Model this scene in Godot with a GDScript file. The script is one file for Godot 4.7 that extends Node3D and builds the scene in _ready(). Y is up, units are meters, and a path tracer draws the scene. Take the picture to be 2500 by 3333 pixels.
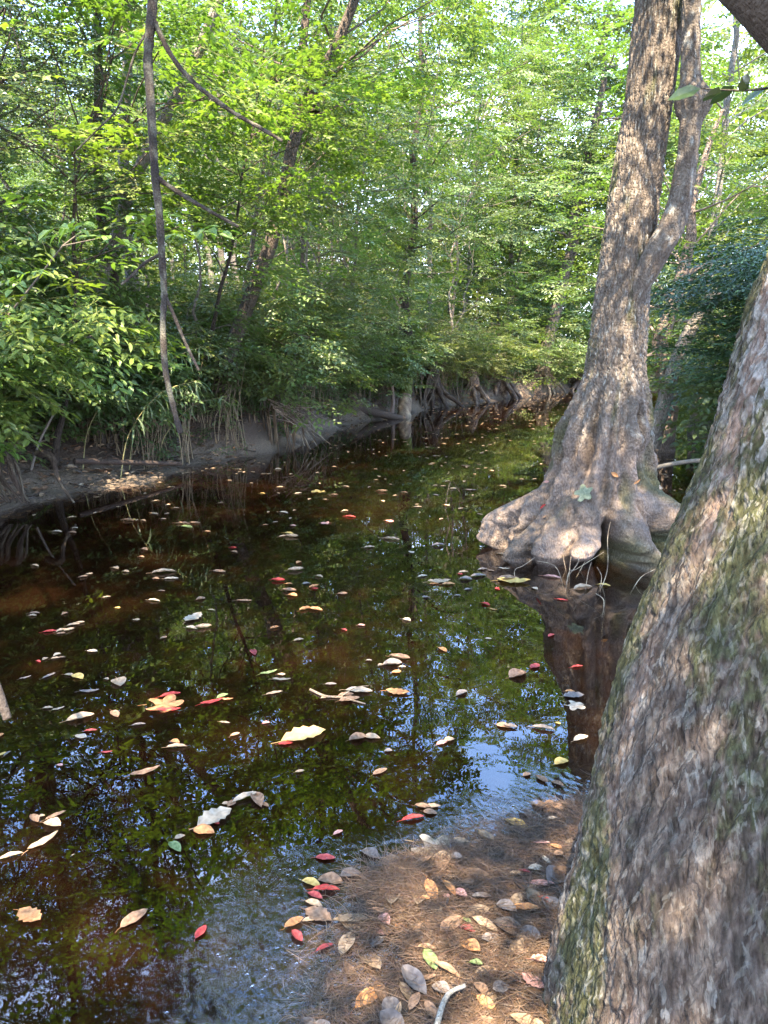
extends Node3D
# A tannin-dark creek in a leafy swamp wood: camera at the water's edge, y up, metres, water surface at y = 0.

var rng := RandomNumberGenerator.new()
var coarse := FastNoiseLite.new()
var fine := FastNoiseLite.new()
var ridge := FastNoiseLite.new()
var cells := FastNoiseLite.new()
var mats := {}
var sprays := {}
var frames := {}
var counts := {}

# ---------------------------------------------------------------- geometry collector
class Geo:
	var v := PackedVector3Array()
	var n := PackedVector3Array()
	var uv := PackedVector2Array()
	var c := PackedColorArray()
	var idx := PackedInt32Array()
	var smooth := true

	func add(p: Vector3, nn: Vector3, t: Vector2, col: Color) -> int:
		v.append(p)
		if smooth:
			n.append(nn)
		uv.append(t)
		c.append(col)
		return v.size() - 1

	func tri(a: int, b: int, d: int) -> void:
		idx.append(a)
		idx.append(b)
		idx.append(d)

	func tube(pts: PackedVector3Array, radii: PackedFloat32Array, sides: int, col: Color, cap := true) -> void:
		var last := -1
		var t0: Vector3 = (pts[1] - pts[0]).normalized()
		var u := t0.cross(Vector3(0.31, 0.17, 0.93)).normalized()
		var along := 0.0
		for i in pts.size():
			var t: Vector3
			if i == 0:
				t = t0
			elif i == pts.size() - 1:
				t = (pts[i] - pts[i - 1]).normalized()
			else:
				t = (pts[i + 1] - pts[i - 1]).normalized()
			u = (u - t * u.dot(t)).normalized()
			var w := t.cross(u)
			if i > 0:
				along += pts[i].distance_to(pts[i - 1])
			var first := v.size()
			for k in sides + 1:
				var a := TAU * k / sides
				var d := u * cos(a) + w * sin(a)
				add(pts[i] + d * radii[i], d, Vector2(float(k) / sides, along), col)
			if last >= 0:
				for k in sides:
					tri(last + k, first + k, last + k + 1)
					tri(last + k + 1, first + k, first + k + 1)
			last = first
		if cap:
			var tip := add(pts[pts.size() - 1] + (pts[pts.size() - 1] - pts[pts.size() - 2]).normalized() * radii[radii.size() - 1] * 0.3, u, Vector2(0, along), col)
			for k in sides:
				tri(last + k, tip, last + k + 1)

	# one leaf: detail 0 is a folded diamond, 1 a folded ellipse of eight faces
	func leaf(base: Vector3, dir: Vector3, up: Vector3, long: float, wide: float, fold: float, droop: float, col: Color, detail := 0) -> void:
		var side := dir.cross(up).normalized()
		up = side.cross(dir).normalized()
		var tip := base + dir * long - up * droop * long
		if detail == 0:
			var m := base + dir * long * 0.45 - up * droop * long * 0.2
			var a := add(base, up, Vector2(0.5, 0), col)
			var b := add(m + side * wide * 0.5 + up * fold * wide, up, Vector2(1, 0.45), col)
			var d := add(tip, up, Vector2(0.5, 1), col)
			var e := add(m - side * wide * 0.5 + up * fold * wide, up, Vector2(0, 0.45), col)
			tri(a, b, d)
			tri(a, d, e)
			return
		var rows := [0.0, 0.28, 0.68, 1.0]
		var half := [0.0, 0.46, 0.42, 0.0]
		var mid: Array[int] = []
		var lef: Array[int] = []
		var rig: Array[int] = []
		for i in 4:
			var s: float = rows[i]
			var p := base + dir * long * s - up * droop * long * s * s
			mid.append(add(p, up, Vector2(0.5, s), col))
			if i == 1 or i == 2:
				var h: float = half[i] * wide
				lef.append(add(p + side * h + up * fold * wide, up, Vector2(1, s), col))
				rig.append(add(p - side * h + up * fold * wide, up, Vector2(0, s), col))
		tri(mid[0], lef[0], mid[1])
		tri(mid[0], mid[1], rig[0])
		tri(mid[1], lef[0], lef[1])
		tri(mid[1], lef[1], mid[2])
		tri(mid[1], rig[1], rig[0])
		tri(mid[1], mid[2], rig[1])
		tri(mid[2], lef[1], mid[3])
		tri(mid[2], mid[3], rig[1])

	func star(base: Vector3, dir: Vector3, up: Vector3, size: float, col: Color) -> void:
		var side := dir.cross(up).normalized()
		up = side.cross(dir).normalized()
		var o := base + dir * size * 0.42
		var mid := add(o, up, Vector2(0.5, 0.5), col)
		var r := [0.42, 0.3, 0.5, 0.24, 0.6, 0.24, 0.5, 0.3]
		var first := v.size()
		for k in 8:
			var a := PI + TAU * k / 8.0
			var d: float = r[k] * size
			var p := o + dir * cos(a) * d + side * sin(a) * d - up * d * 0.22
			add(p, up, Vector2(0.5 + 0.5 * sin(a), 0.5 + 0.5 * cos(a)), col)
		for k in 8:
			tri(mid, first + k, first + (k + 1) % 8)

	func mesh(mat: Material) -> ArrayMesh:
		var arr := []
		arr.resize(Mesh.ARRAY_MAX)
		arr[Mesh.ARRAY_VERTEX] = v
		if smooth:
			arr[Mesh.ARRAY_NORMAL] = n
		arr[Mesh.ARRAY_TEX_UV] = uv
		arr[Mesh.ARRAY_COLOR] = c
		arr[Mesh.ARRAY_INDEX] = idx
		var m := ArrayMesh.new()
		m.add_surface_from_arrays(Mesh.PRIMITIVE_TRIANGLES, arr)
		m.surface_set_material(0, mat)
		return m

	# normals from the faces; seam vertices at the ends of each row are averaged when the rows are closed
	func face_normals(across := 0, closed := false) -> void:
		n.resize(v.size())
		n.fill(Vector3.ZERO)
		for k in range(0, idx.size(), 3):
			var a := idx[k]
			var b := idx[k + 1]
			var d := idx[k + 2]
			var f := (v[d] - v[a]).cross(v[b] - v[a])
			n[a] += f
			n[b] += f
			n[d] += f
		if closed:
			for r in v.size() / across:
				var s := n[r * across] + n[r * across + across - 1]
				n[r * across] = s
				n[r * across + across - 1] = s
		for k in n.size():
			n[k] = n[k].normalized()
		smooth = true

	func grid(across: int, rows: int) -> void:
		for r in rows - 1:
			for k in across - 1:
				var a := r * across + k
				tri(a, a + across, a + 1)
				tri(a + 1, a + across, a + across + 1)

# ---------------------------------------------------------------- naming
func numbered(called: String) -> String:
	counts[called] = counts.get(called, -1) + 1
	return called if counts[called] == 0 else "%s_%03d" % [called, counts[called]]

func tag(o: Node, label: String, category := "", group := "", kind := "") -> Node:
	if label:
		o.set_meta("label", label)
	if category:
		o.set_meta("category", category)
	if group:
		o.set_meta("group", group)
	if kind:
		o.set_meta("kind", kind)
	return o

func thing(called: String, at: Vector3, label: String, category: String, group := "") -> Node3D:
	var o := Node3D.new()
	o.name = numbered(called)
	add_child(o)
	o.position = at
	tag(o, label, category, group)
	return o

func put(called: String, m: Mesh, parent: Node, at := Vector3.ZERO) -> MeshInstance3D:
	var o := MeshInstance3D.new()
	o.name = called if parent != self else numbered(called)
	o.mesh = m
	parent.add_child(o, true)
	o.position = at
	return o

func scatter(called: String, m: Mesh, parent: Node, places: Array[Transform3D], tints: PackedColorArray) -> MultiMeshInstance3D:
	var mm := MultiMesh.new()
	mm.transform_format = MultiMesh.TRANSFORM_3D
	mm.use_colors = true
	mm.mesh = m
	mm.instance_count = places.size()
	for i in places.size():
		mm.set_instance_transform(i, places[i])
		mm.set_instance_color(i, tints[i])
	var o := MultiMeshInstance3D.new()
	o.name = called if parent != self else numbered(called)
	o.multimesh = mm
	parent.add_child(o, true)
	return o

func rnd(a: float, b: float) -> float:
	return rng.randf_range(a, b)

func lin(r: float, g: float, b: float) -> Color:
	return Color(r, g, b).linear_to_srgb()

# ---------------------------------------------------------------- materials
func noise_tex(seed_: int, freq: float, octaves: int, type: int, lo: Color, hi: Color, size := 512, cell := -1, mid = null) -> NoiseTexture2D:
	var f := FastNoiseLite.new()
	f.seed = seed_
	f.frequency = freq
	f.noise_type = type
	f.fractal_octaves = octaves
	if type == FastNoiseLite.TYPE_CELLULAR:
		f.cellular_return_type = FastNoiseLite.RETURN_DISTANCE2_SUB if cell < 0 else cell
		f.cellular_jitter = 0.95
		f.fractal_type = FastNoiseLite.FRACTAL_NONE if octaves < 2 else FastNoiseLite.FRACTAL_FBM
	if cell == 99:
		f.fractal_type = FastNoiseLite.FRACTAL_RIDGED
	var t := NoiseTexture2D.new()
	t.width = size
	t.height = size
	t.seamless = true
	t.noise = f
	var g := Gradient.new()
	g.set_color(0, lo)
	g.set_color(1, hi)
	if mid != null:
		g.add_point(0.5, mid)
	t.color_ramp = g
	return t

func bark(albedo: Color, tex: Texture2D, bump: Texture2D, depth: float, scale: Vector3) -> StandardMaterial3D:
	var m := StandardMaterial3D.new()
	m.albedo_color = albedo
	m.albedo_texture = tex
	m.vertex_color_use_as_albedo = true
	m.roughness = 0.92
	m.metallic_specular = 0.25
	m.heightmap_enabled = true
	m.heightmap_texture = bump
	m.heightmap_scale = depth
	m.uv1_triplanar = true
	m.uv1_world_triplanar = true
	m.uv1_scale = scale
	return m

func leafy(back: Color, rough: float, spec := 0.5) -> StandardMaterial3D:
	var m := StandardMaterial3D.new()
	m.vertex_color_use_as_albedo = true
	m.roughness = rough
	m.metallic_specular = spec
	m.backlight_enabled = true
	m.backlight = back
	m.cull_mode = BaseMaterial3D.CULL_DISABLED
	return m

func make_materials() -> void:
	var plates := noise_tex(3, 0.03, 1, FastNoiseLite.TYPE_CELLULAR, Color(0.0, 0.0, 0.0), Color(1, 1, 1))
	var grain := noise_tex(5, 0.02, 4, FastNoiseLite.TYPE_SIMPLEX, Color(0.62, 0.6, 0.58), Color(1, 1, 1))
	var rough := noise_tex(9, 0.025, 5, FastNoiseLite.TYPE_SIMPLEX, Color(0, 0, 0), Color(1, 1, 1))
	mats.rough_tex = rough
	mats.bark = bark(Color.WHITE, noise_tex(4, 0.025, 3, FastNoiseLite.TYPE_SIMPLEX, Color(0.45, 0.43, 0.42), Color(1, 1, 1)), plates, 2.0, Vector3(5, 1.4, 5))
	mats.plate_bark = bark(Color.WHITE, noise_tex(6, 0.03, 1, FastNoiseLite.TYPE_CELLULAR, Color(0.35, 0.33, 0.32), Color(1, 1, 1), 512, -1, Color(0.92, 0.9, 0.88)), plates, 1.4, Vector3(3.6, 1.9, 3.6))
	var creased := noise_tex(14, 0.016, 5, FastNoiseLite.TYPE_SIMPLEX, Color(1, 1, 1), Color(0, 0, 0), 1024, 99)
	mats.old_bark = bark(Color.WHITE, noise_tex(7, 0.02, 5, FastNoiseLite.TYPE_SIMPLEX, Color(0.6, 0.57, 0.55), Color(1, 1, 1), 1024), creased, 0.9, Vector3(2.4, 1.5, 2.4))
	mats.near_bark = bark(Color.WHITE, noise_tex(8, 0.022, 5, FastNoiseLite.TYPE_SIMPLEX, Color(0.38, 0.35, 0.33), Color(1, 1, 1), 1024), creased, 1.1, Vector3(3.0, 0.9, 3.0))
	# crusts of pale lichen with edges of their own
	var crust := NoiseTexture2D.new()
	var f := FastNoiseLite.new()
	f.seed = 15
	f.frequency = 0.016
	f.fractal_octaves = 4
	crust.width = 1024
	crust.height = 1024
	crust.seamless = true
	crust.noise = f
	var gr := Gradient.new()
	gr.offsets = PackedFloat32Array([0.0, 0.66, 0.7, 1.0])
	gr.colors = PackedColorArray([Color(0.62, 0.62, 0.58, 0.0), Color(0.62, 0.62, 0.58, 0.0), Color(0.6, 0.57, 0.52, 0.75), Color(0.72, 0.68, 0.63, 0.9)])
	crust.color_ramp = gr
	mats.near_bark.detail_enabled = true
	mats.near_bark.detail_albedo = crust
	mats.near_bark.detail_blend_mode = BaseMaterial3D.BLEND_MODE_MIX
	mats.near_bark.detail_mask = noise_tex(16, 0.007, 3, FastNoiseLite.TYPE_SIMPLEX, Color(0, 0, 0), Color(1, 1, 1), 512, -1, Color(0.35, 0.35, 0.35))
	mats.near_bark.detail_uv_layer = BaseMaterial3D.DETAIL_UV_1
	mats.twig = bark(Color.WHITE, grain, rough, 0.3, Vector3(9, 9, 9))
	mats.leaf = leafy(Color(0.95, 1.0, 0.6), 0.38, 0.5)
	mats.gloss = leafy(Color(0.55, 0.62, 0.35), 0.3, 0.5)
	mats.thin_leaf = leafy(Color(0.88, 1.0, 0.58), 0.5, 0.4)
	var ground := StandardMaterial3D.new()
	ground.vertex_color_use_as_albedo = true
	ground.albedo_texture = noise_tex(11, 0.03, 5, FastNoiseLite.TYPE_SIMPLEX, Color(0.5, 0.48, 0.46), Color(1, 1, 1), 1024)
	ground.roughness = 0.85
	ground.heightmap_enabled = true
	ground.heightmap_texture = rough
	ground.heightmap_scale = 2.0
	ground.uv1_triplanar = true
	ground.uv1_world_triplanar = true
	ground.uv1_scale = Vector3(1.3, 1.3, 1.3)
	mats.ground = ground
	var water := StandardMaterial3D.new()
	water.transparency = BaseMaterial3D.TRANSPARENCY_ALPHA
	water.albedo_color = Color(lin(0.02, 0.009, 0.004), 0.18)
	water.roughness = 0.0
	water.metallic_specular = 0.5
	water.heightmap_enabled = true
	water.heightmap_texture = noise_tex(21, 0.012, 2, FastNoiseLite.TYPE_SIMPLEX_SMOOTH, Color(0, 0, 0), Color(1, 1, 1), 1024)
	water.heightmap_scale = 0.008
	water.uv1_triplanar = true
	water.uv1_world_triplanar = true
	water.uv1_scale = Vector3(0.7, 0.7, 0.7)
	mats.water = water

# ---------------------------------------------------------------- the ground
const LEFT_SHORE := [[5.0, -5.2], [0.0, -4.6], [-4.0, -3.95], [-6.87, -3.49], [-7.52, -3.21], [-8.44, -2.97], [-9.6, -2.49], [-10.63, -1.92], [-11.4, -1.57], [-13.9, -1.24], [-15.64, -0.65], [-17.24, 0.21], [-19.4, 0.95], [-21.5, 2.5], [-23.7, 3.8], [-26.1, 5.42], [-28.1, 6.83], [-32.0, 10.5], [-40.0, 19.0], [-75.0, 60.0]]
const RIGHT_SHORE := [[5.0, -1.2], [0.0, -0.5], [-1.3, -0.2], [-1.6, -0.16], [-1.8, -0.13], [-1.96, -0.07], [-2.1, 0.14], [-2.2, 0.4], [-2.36, 0.64], [-2.8, 1.5], [-3.6, 2.9], [-5.2, 4.0], [-8.0, 4.5], [-11.0, 4.9], [-15.0, 5.8], [-19.0, 7.8], [-23.0, 10.5], [-28.0, 15.0], [-32.0, 19.5], [-40.0, 29.0], [-75.0, 72.0]]

func shore(table: Array, z: float) -> float:
	if z >= table[0][0]:
		return table[0][1]
	for i in table.size() - 1:
		var a: Array = table[i]
		var b: Array = table[i + 1]
		if z >= b[0]:
			var t: float = (z - a[0]) / (b[0] - a[0])
			return lerpf(a[1], b[1], t)
	return table[table.size() - 1][1]

func rise(d: float, steep: float) -> float:
	var gentle := 0.12 * d + 0.13 * d * smoothstep(0.3, 1.2, d) if d < 2.2 else 0.55 + 0.3 * (1.0 - exp(-(d - 2.2) * 0.8)) + 0.012 * (d - 2.2)
	var sheer := 0.36 * smoothstep(0.0, 0.6, d) + 0.13 * minf(d, 3.0) + 0.02 * d
	return lerpf(gentle, sheer, steep)

func ground_at(x: float, z: float) -> float:
	var wig := coarse.get_noise_2d(x * 24.0, z * 24.0)
	var ul := (shore(LEFT_SHORE, z - 0.4) - shore(LEFT_SHORE, z + 0.4)) / 0.8
	var dl := (shore(LEFT_SHORE, z) - x) / sqrt(1.0 + ul * ul) + wig * 0.5 * smoothstep(-4.0, -8.0, z)
	var ur := (shore(RIGHT_SHORE, z - 0.2) - shore(RIGHT_SHORE, z + 0.2)) / 0.4
	var dr := (x - shore(RIGHT_SHORE, z)) / sqrt(1.0 + ur * ur) + wig * 0.05
	var lump := coarse.get_noise_2d(x * 40.0 + 90.0, z * 40.0) * 0.1 + fine.get_noise_2d(x * 30.0, z * 30.0) * 0.035
	if dl > 0.0:
		return rise(dl, smoothstep(-9.8, -11.2, z)) + lump * smoothstep(0.0, 0.5, dl)
	if dr > 0.0:
		var flat := smoothstep(-2.6, -2.0, z)
		var h := lerpf(rise(dr, 0.15), -0.003 + 0.026 * minf(dr, 2.0), flat)
		return h + lump * lerpf(smoothstep(0.0, 0.5, dr), 0.28, flat)
	var d := maxf(dl, dr)
	var deep := lerpf(0.34, 0.62, smoothstep(-4.0, -1.5, z))
	return -minf(0.85, -d * deep) + lump * 0.5 * smoothstep(0.0, -0.3, d)

func spread(stops: Array) -> PackedFloat32Array:
	var out := PackedFloat32Array()
	for i in stops.size() - 1:
		var n: int = stops[i][1]
		for k in n:
			out.append(lerpf(stops[i][0], stops[i + 1][0], float(k) / n))
	out.append(stops[stops.size() - 1][0])
	return out

func build_ground() -> void:
	var xs := spread([[-90.0, 14], [-20.0, 26], [-8.0, 60], [-2.2, 30], [-0.6, 70], [1.6, 50], [6.0, 40], [16.0, 22], [90.0, 0]])
	var zs := spread([[14.0, 10], [2.0, 12], [-0.8, 70], [-2.8, 60], [-6.0, 130], [-13.0, 90], [-24.0, 40], [-40.0, 16], [-95.0, 0]])
	var g := Geo.new()
	for z in zs:
		for x in xs:
			var h := ground_at(x, z)
			var t := coarse.get_noise_2d(x * 14.0, z * 14.0) * 0.5 + 0.5
			var s := fine.get_noise_2d(x * 18.0 + 31.0, z * 18.0) * 0.5 + 0.5
			var soil := Color(0.085, 0.058, 0.04).lerp(Color(0.16, 0.112, 0.074), t)
			var sand := Color(0.29, 0.225, 0.155).lerp(Color(0.17, 0.125, 0.085), s)
			var wet := Color(0.09, 0.045, 0.02).lerp(Color(0.06, 0.03, 0.015), t)
			var col := soil
			if z > -3.2 and x > -1.2:
				col = Color(0.12, 0.078, 0.048).lerp(Color(0.06, 0.042, 0.03), s)
			else:
				var beach := clampf(1.15 - absf(h - 0.09) / 0.13 + (s - 0.5) * 1.2, 0.0, 1.0)
				col = soil.lerp(sand, beach)
			if h < 0.03:
				col = col.lerp(wet, smoothstep(0.01, -0.03, h + (s - 0.5) * 0.09))
			g.add(Vector3(x, h, z), Vector3.UP, Vector2(x, z), col)
	g.grid(xs.size(), zs.size())
	g.face_normals()
	if g.n[10].y < 0.0:
		for k in range(0, g.idx.size(), 3):
			var a := g.idx[k]
			g.idx[k] = g.idx[k + 1]
			g.idx[k + 1] = a
		g.face_normals()
	tag(put("ground", g.mesh(mats.ground), self), "", "", "", "structure")

func build_water() -> void:
	var g := Geo.new()
	for z in spread([[5.0, 6], [-0.9, 220], [-2.75, 12], [-8.0, 10], [-105.0, 0]]):
		for x in spread([[-50.0, 6], [-1.1, 280], [1.3, 8], [100.0, 0]]):
			var h := 0.0
			if z < -0.95 and z > -2.72 and x > -1.05 and x < 1.28:
				# the surface puckers round the strands near the mat
				var d := absf(x - shore(RIGHT_SHORE, z) + 0.06)
				var pucker := smoothstep(0.42, 0.05, d) * smoothstep(-2.72, -2.5, z)
				h = pucker * (fine.get_noise_2d(x * 330.0, z * 330.0) * 0.0016 + coarse.get_noise_2d(x * 600.0, z * 600.0) * 0.0016)
			g.add(Vector3(x, h, z), Vector3.UP, Vector2(x, z), Color.WHITE)
	g.grid(295, 249)
	g.face_normals()
	if g.n[10].y < 0.0:
		for k in range(0, g.idx.size(), 3):
			var a := g.idx[k]
			g.idx[k] = g.idx[k + 1]
			g.idx[k + 1] = a
		g.face_normals()
	tag(put("creek_water", g.mesh(mats.water), self), "", "", "", "structure")
	var body := FogVolume.new()
	body.name = "creek_water_depth"
	body.shape = RenderingServer.FOG_VOLUME_SHAPE_BOX
	body.size = Vector3(60, 1.2, 62)
	body.position = Vector3(15, -0.61, -26)
	var f := FogMaterial.new()
	f.albedo = lin(0.008, 0.0024, 0.0006)
	f.density = 6.5
	body.material = f
	add_child(body)
	tag(body, "", "", "", "structure")

# ---------------------------------------------------------------- foliage sprays
func green(y: float) -> Color:
	# relative tint of one leaf inside a spray
	var k := rnd(0.7, 1.25)
	return Color(k * (1.0 + y * rnd(-0.2, 0.35)), k, k * rnd(0.7, 1.3))

func make_spray(kind: String, s: int) -> ArrayMesh:
	rng.seed = 500 + s * 17 + kind.hash() % 1000
	var g := Geo.new()
	g.smooth = false
	var leaf_frames: Array[Transform3D] = []
	var twig := Color(1.5, 0.8, 1.4)
	var long := 0.55
	var arms := 4
	var per := 8
	match kind:
		"laurel":
			long = 0.5
			arms = 3
			per = 6
		"maple":
			long = 0.62
			arms = 5
			per = 8
		"holly":
			long = 0.5
			arms = 5
			per = 10
		"far":
			long = 1.1
			arms = 6
			per = 10
		"fine":
			long = 0.5
			arms = 5
			per = 9
	var main := PackedVector3Array()
	var mr := PackedFloat32Array()
	for i in 5:
		var t := i / 4.0
		main.append(Vector3(long * t, -0.1 * long * t * t + rnd(-0.02, 0.02) * long, rnd(-0.04, 0.04) * long))
		mr.append(0.004 * (1.0 - 0.6 * t) * (long / 0.55))
	g.tube(main, mr, 3, twig, false)
	for a in arms + 1:
		var o := Vector3.ZERO
		var d := Vector3(1, -0.12, 0)
		var reach := long
		if a < arms:
			var t := (a + 0.7) / (arms + 0.7)
			o = main[0].lerp(main[4], t * 0.85)
			var sgn := 1.0 if a % 2 == 0 else -1.0
			d = Vector3(rnd(0.5, 0.9), rnd(-0.25, 0.2), sgn * rnd(0.6, 1.0)).normalized()
			reach = long * rnd(0.5, 0.75) * (1.1 - 0.4 * t)
			g.tube(PackedVector3Array([o, o + d * reach * 0.5, o + d * reach + Vector3(0, -0.05 * reach, 0)]), PackedFloat32Array([0.0028 * long / 0.55, 0.002 * long / 0.55, 0.001]), 3, twig, false)
		for k in per:
			var t := (k + 1.0) / per
			if a == arms:
				t = 0.5 + 0.5 * t
			var p := o + d * reach * t + Vector3(0, -0.05 * reach * t * t, 0)
			var sg := 1.0 if k % 2 == 0 else -1.0
			var out := d.cross(Vector3.UP).normalized() * sg
			var ld := (d * rnd(0.3, 0.9) + out * rnd(0.5, 1.0) + Vector3(0, rnd(-0.35, 0.15), 0)).normalized()
			if k == per - 1:
				ld = (d + Vector3(0, rnd(-0.3, 0.1), 0)).normalized()
			var up := Vector3(rnd(-0.45, 0.45), 1, rnd(-0.45, 0.45)).normalized()
			match kind:
				"laurel":
					var ll := rnd(0.07, 0.115)
					var sd := ld.cross(up).normalized()
					leaf_frames.append(Transform3D(Basis(ld * ll, sd.cross(ld).normalized() * ll, sd * ll), p))
					g.leaf(p, ld, up, ll, rnd(0.032, 0.046), 0.14, rnd(0.05, 0.3), green(0.3), 1)
				"maple":
					g.star(p, ld, up, rnd(0.06, 0.09), green(0.3))
				"holly":
					g.leaf(p, ld, up, rnd(0.035, 0.055), rnd(0.018, 0.026), 0.2, 0.05, green(0.1), 0)
				"far":
					up = Vector3(rnd(-0.9, 0.9), 1, rnd(-0.9, 0.9)).normalized()
					g.leaf(p, ld, up, rnd(0.09, 0.14), rnd(0.06, 0.09), 0.1, 0.1, green(0.4), 0)
				"fine":
					g.leaf(p, ld, up, rnd(0.045, 0.07), rnd(0.024, 0.034), 0.12, 0.1, green(0.4), 0)
				_:
					g.leaf(p, ld, up, rnd(0.06, 0.1), rnd(0.036, 0.055), 0.12, 0.12, green(0.4), 0)
	frames[kind + str(s)] = leaf_frames
	var mat: Material = mats.leaf
	if kind == "holly":
		mat = mats.gloss
	elif kind == "maple":
		mat = mats.thin_leaf
	return g.mesh(mat)

# ---------------------------------------------------------------- trees and shrubs
func bent(a: Vector3, b: Vector3, steps: int, sag: float, wob: float) -> PackedVector3Array:
	var out := PackedVector3Array()
	for i in steps + 1:
		var t := float(i) / steps
		var p := a.lerp(b, t) + Vector3(0, sag * 4.0 * t * (1.0 - t), 0)
		if i > 0 and i < steps:
			p += Vector3(rnd(-wob, wob), rnd(-wob, wob), rnd(-wob, wob))
		out.append(p)
	return out

func tapered(n: int, a: float, b: float) -> PackedFloat32Array:
	var out := PackedFloat32Array()
	for i in n:
		out.append(lerpf(a, b, float(i) / (n - 1)))
	return out

func sprig(at: Vector3, outward: float, scale: float, tilt := 0.45) -> Transform3D:
	var b := Basis(Vector3.UP, outward) * Basis(Vector3.BACK, rnd(-tilt, tilt * 0.7)) * Basis(Vector3.RIGHT, rnd(-tilt, tilt))
	return Transform3D(b.scaled(Vector3.ONE * scale), at)

func foliage(parent: Node, kind: String, clumps: PackedVector3Array, heart: Vector3, per: int, size: Vector3, tint: Color, scale := 1.0, called := "crown", single := 0) -> void:
	var places: Array[Array] = [[], [], []]
	var tones := [PackedColorArray(), PackedColorArray(), PackedColorArray()]
	for c in clumps:
		var shade := rnd(0.8, 1.2)
		var warm := rnd(0.9, 1.15)
		for k in per:
			var off := Vector3(rng.randfn(), rng.randfn(), rng.randfn()) * 0.5 * size
			var at := c + off
			var away := (at - heart)
			var yaw := atan2(-away.z, away.x) + rnd(-1.1, 1.1)
			var w := rng.randi() % 3
			places[w].append(sprig(at, yaw, scale * rnd(0.75, 1.25)))
			var j := shade * rnd(0.85, 1.15)
			tones[w].append(Color(tint.r * j * warm, tint.g * j, tint.b * j))
	if single > 0:
		# the sprays nearest the water's open side are built leaf by leaf
		var order: Array = []
		for w in 3:
			for i in places[w].size():
				order.append([(parent.position + places[w][i].origin).distance_to(Vector3(0, 1.5, 0)), w, i])
		order.sort()
		var blades: Array[ArrayMesh] = []
		for k in 4:
			var g := Geo.new()
			g.smooth = false
			var j := 0.8 + 0.15 * k
			g.leaf(Vector3.ZERO, Vector3.RIGHT, Vector3.UP, 1.0, 0.42, 0.14, 0.08 + 0.07 * k, Color(tint.r * j, tint.g * j, tint.b * j), 1)
			blades.append(g.mesh(mats.leaf))
		var gone := {}
		for q in order.slice(0, single):
			for fr in frames[kind + str(q[1])]:
				var lf := put("leaf", blades[rng.randi() % 4], parent)
				lf.transform = places[q[1]][q[2]] * (fr as Transform3D)
			gone[[q[1], q[2]]] = true
		for w in 3:
			var kept := []
			for i in places[w].size():
				if not gone.has([w, i]):
					kept.append(places[w][i])
			places[w] = kept
	for w in 3:
		if places[w].size():
			var typed: Array[Transform3D] = []
			typed.assign(places[w])
			tag(scatter(called, sprays[kind][w], parent, typed, tones[w]), "", "", "", "stuff")

func tree(called: String, label: String, group: String, p: Dictionary) -> Node3D:
	rng.seed = p.get("seed", int(absf(p.x) * 1000.0 + absf(p.z) * 77.0))
	var foot := Vector3(p.x, ground_at(p.x, p.z) - 0.05, p.z)
	var o := thing(called, foot, label, "tree", group)
	var h: float = p.h
	var r: float = p.r
	var lean: Vector3 = p.get("lean", Vector3(rnd(-0.6, 0.6), 0, rnd(-0.6, 0.6)))
	var bow: Vector3 = p.get("bow", Vector3(rnd(-0.4, 0.4), 0, rnd(-0.4, 0.4)))
	var col: Color = p.get("bark", Color(0.17, 0.145, 0.12))
	var n := 16
	var pts := PackedVector3Array()
	var rad := PackedFloat32Array()
	for i in n + 1:
		var t := pow(float(i) / n, 1.4)
		var w: Vector3 = Vector3(coarse.get_noise_2d(t * h * 22.0, p.x * 50.0), 0, coarse.get_noise_2d(t * h * 22.0 + 500.0, p.z * 50.0)) * (p.get("wave", 0.2) * minf(1.0, t * 6.0))
		pts.append(Vector3(0, h * t, 0) + lean * t + bow * sin(PI * t) + w)
		rad.append(r * (1.0 - 0.86 * t) * (1.0 + 0.7 * exp(-h * t / 0.28)))
	var g := Geo.new()
	g.tube(pts, rad, 12, col)
	put("trunk", g.mesh(p.get("mat", mats.bark)), o)
	var hb: float = p.hb
	var cr: float = p.cr
	var clumps := PackedVector3Array()
	var b := Geo.new()
	var side: Vector3 = p.get("side", Vector3.ZERO)
	for k in int(p.nc):
		var s := (k + rnd(0.0, 1.0)) / float(p.nc)
		var y := lerpf(hb, h * 1.02, s)
		var along := clampf(y / h, 0.0, 1.0)
		var ti := pow(clampf(along * rnd(0.72, 0.95), 0.02, 1.0), 1.0 / 1.4) * n
		var i0 := int(ti)
		var root := pts[i0].lerp(pts[mini(i0 + 1, n)], ti - i0)
		var wide := cr * (0.35 + 0.65 * sin(PI * clampf(0.12 + s * 0.86, 0.0, 1.0))) * sqrt(rnd(0.1, 1.0))
		var az := k * 2.4 + rnd(-0.6, 0.6)
		var c := Vector3(root.x + cos(az) * wide, y + rnd(-0.3, 0.3), root.z + sin(az) * wide) + side * s
		clumps.append(c)
		var rr := clampf(r * 0.28 * (1.15 - along), 0.008, 0.06)
		b.tube(bent(root, c, 4, rnd(-0.1, 0.25) * wide * 0.3, 0.06 * wide), tapered(5, rr, 0.006), 5, col, false)
	put("branches", b.mesh(mats.twig), o)
	foliage(o, p.kind, clumps, Vector3(0, h * 0.4, 0), p.ns, p.get("size", Vector3(0.9, 0.5, 0.9)), p.tint, p.get("scale", 1.0))
	return o

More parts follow.
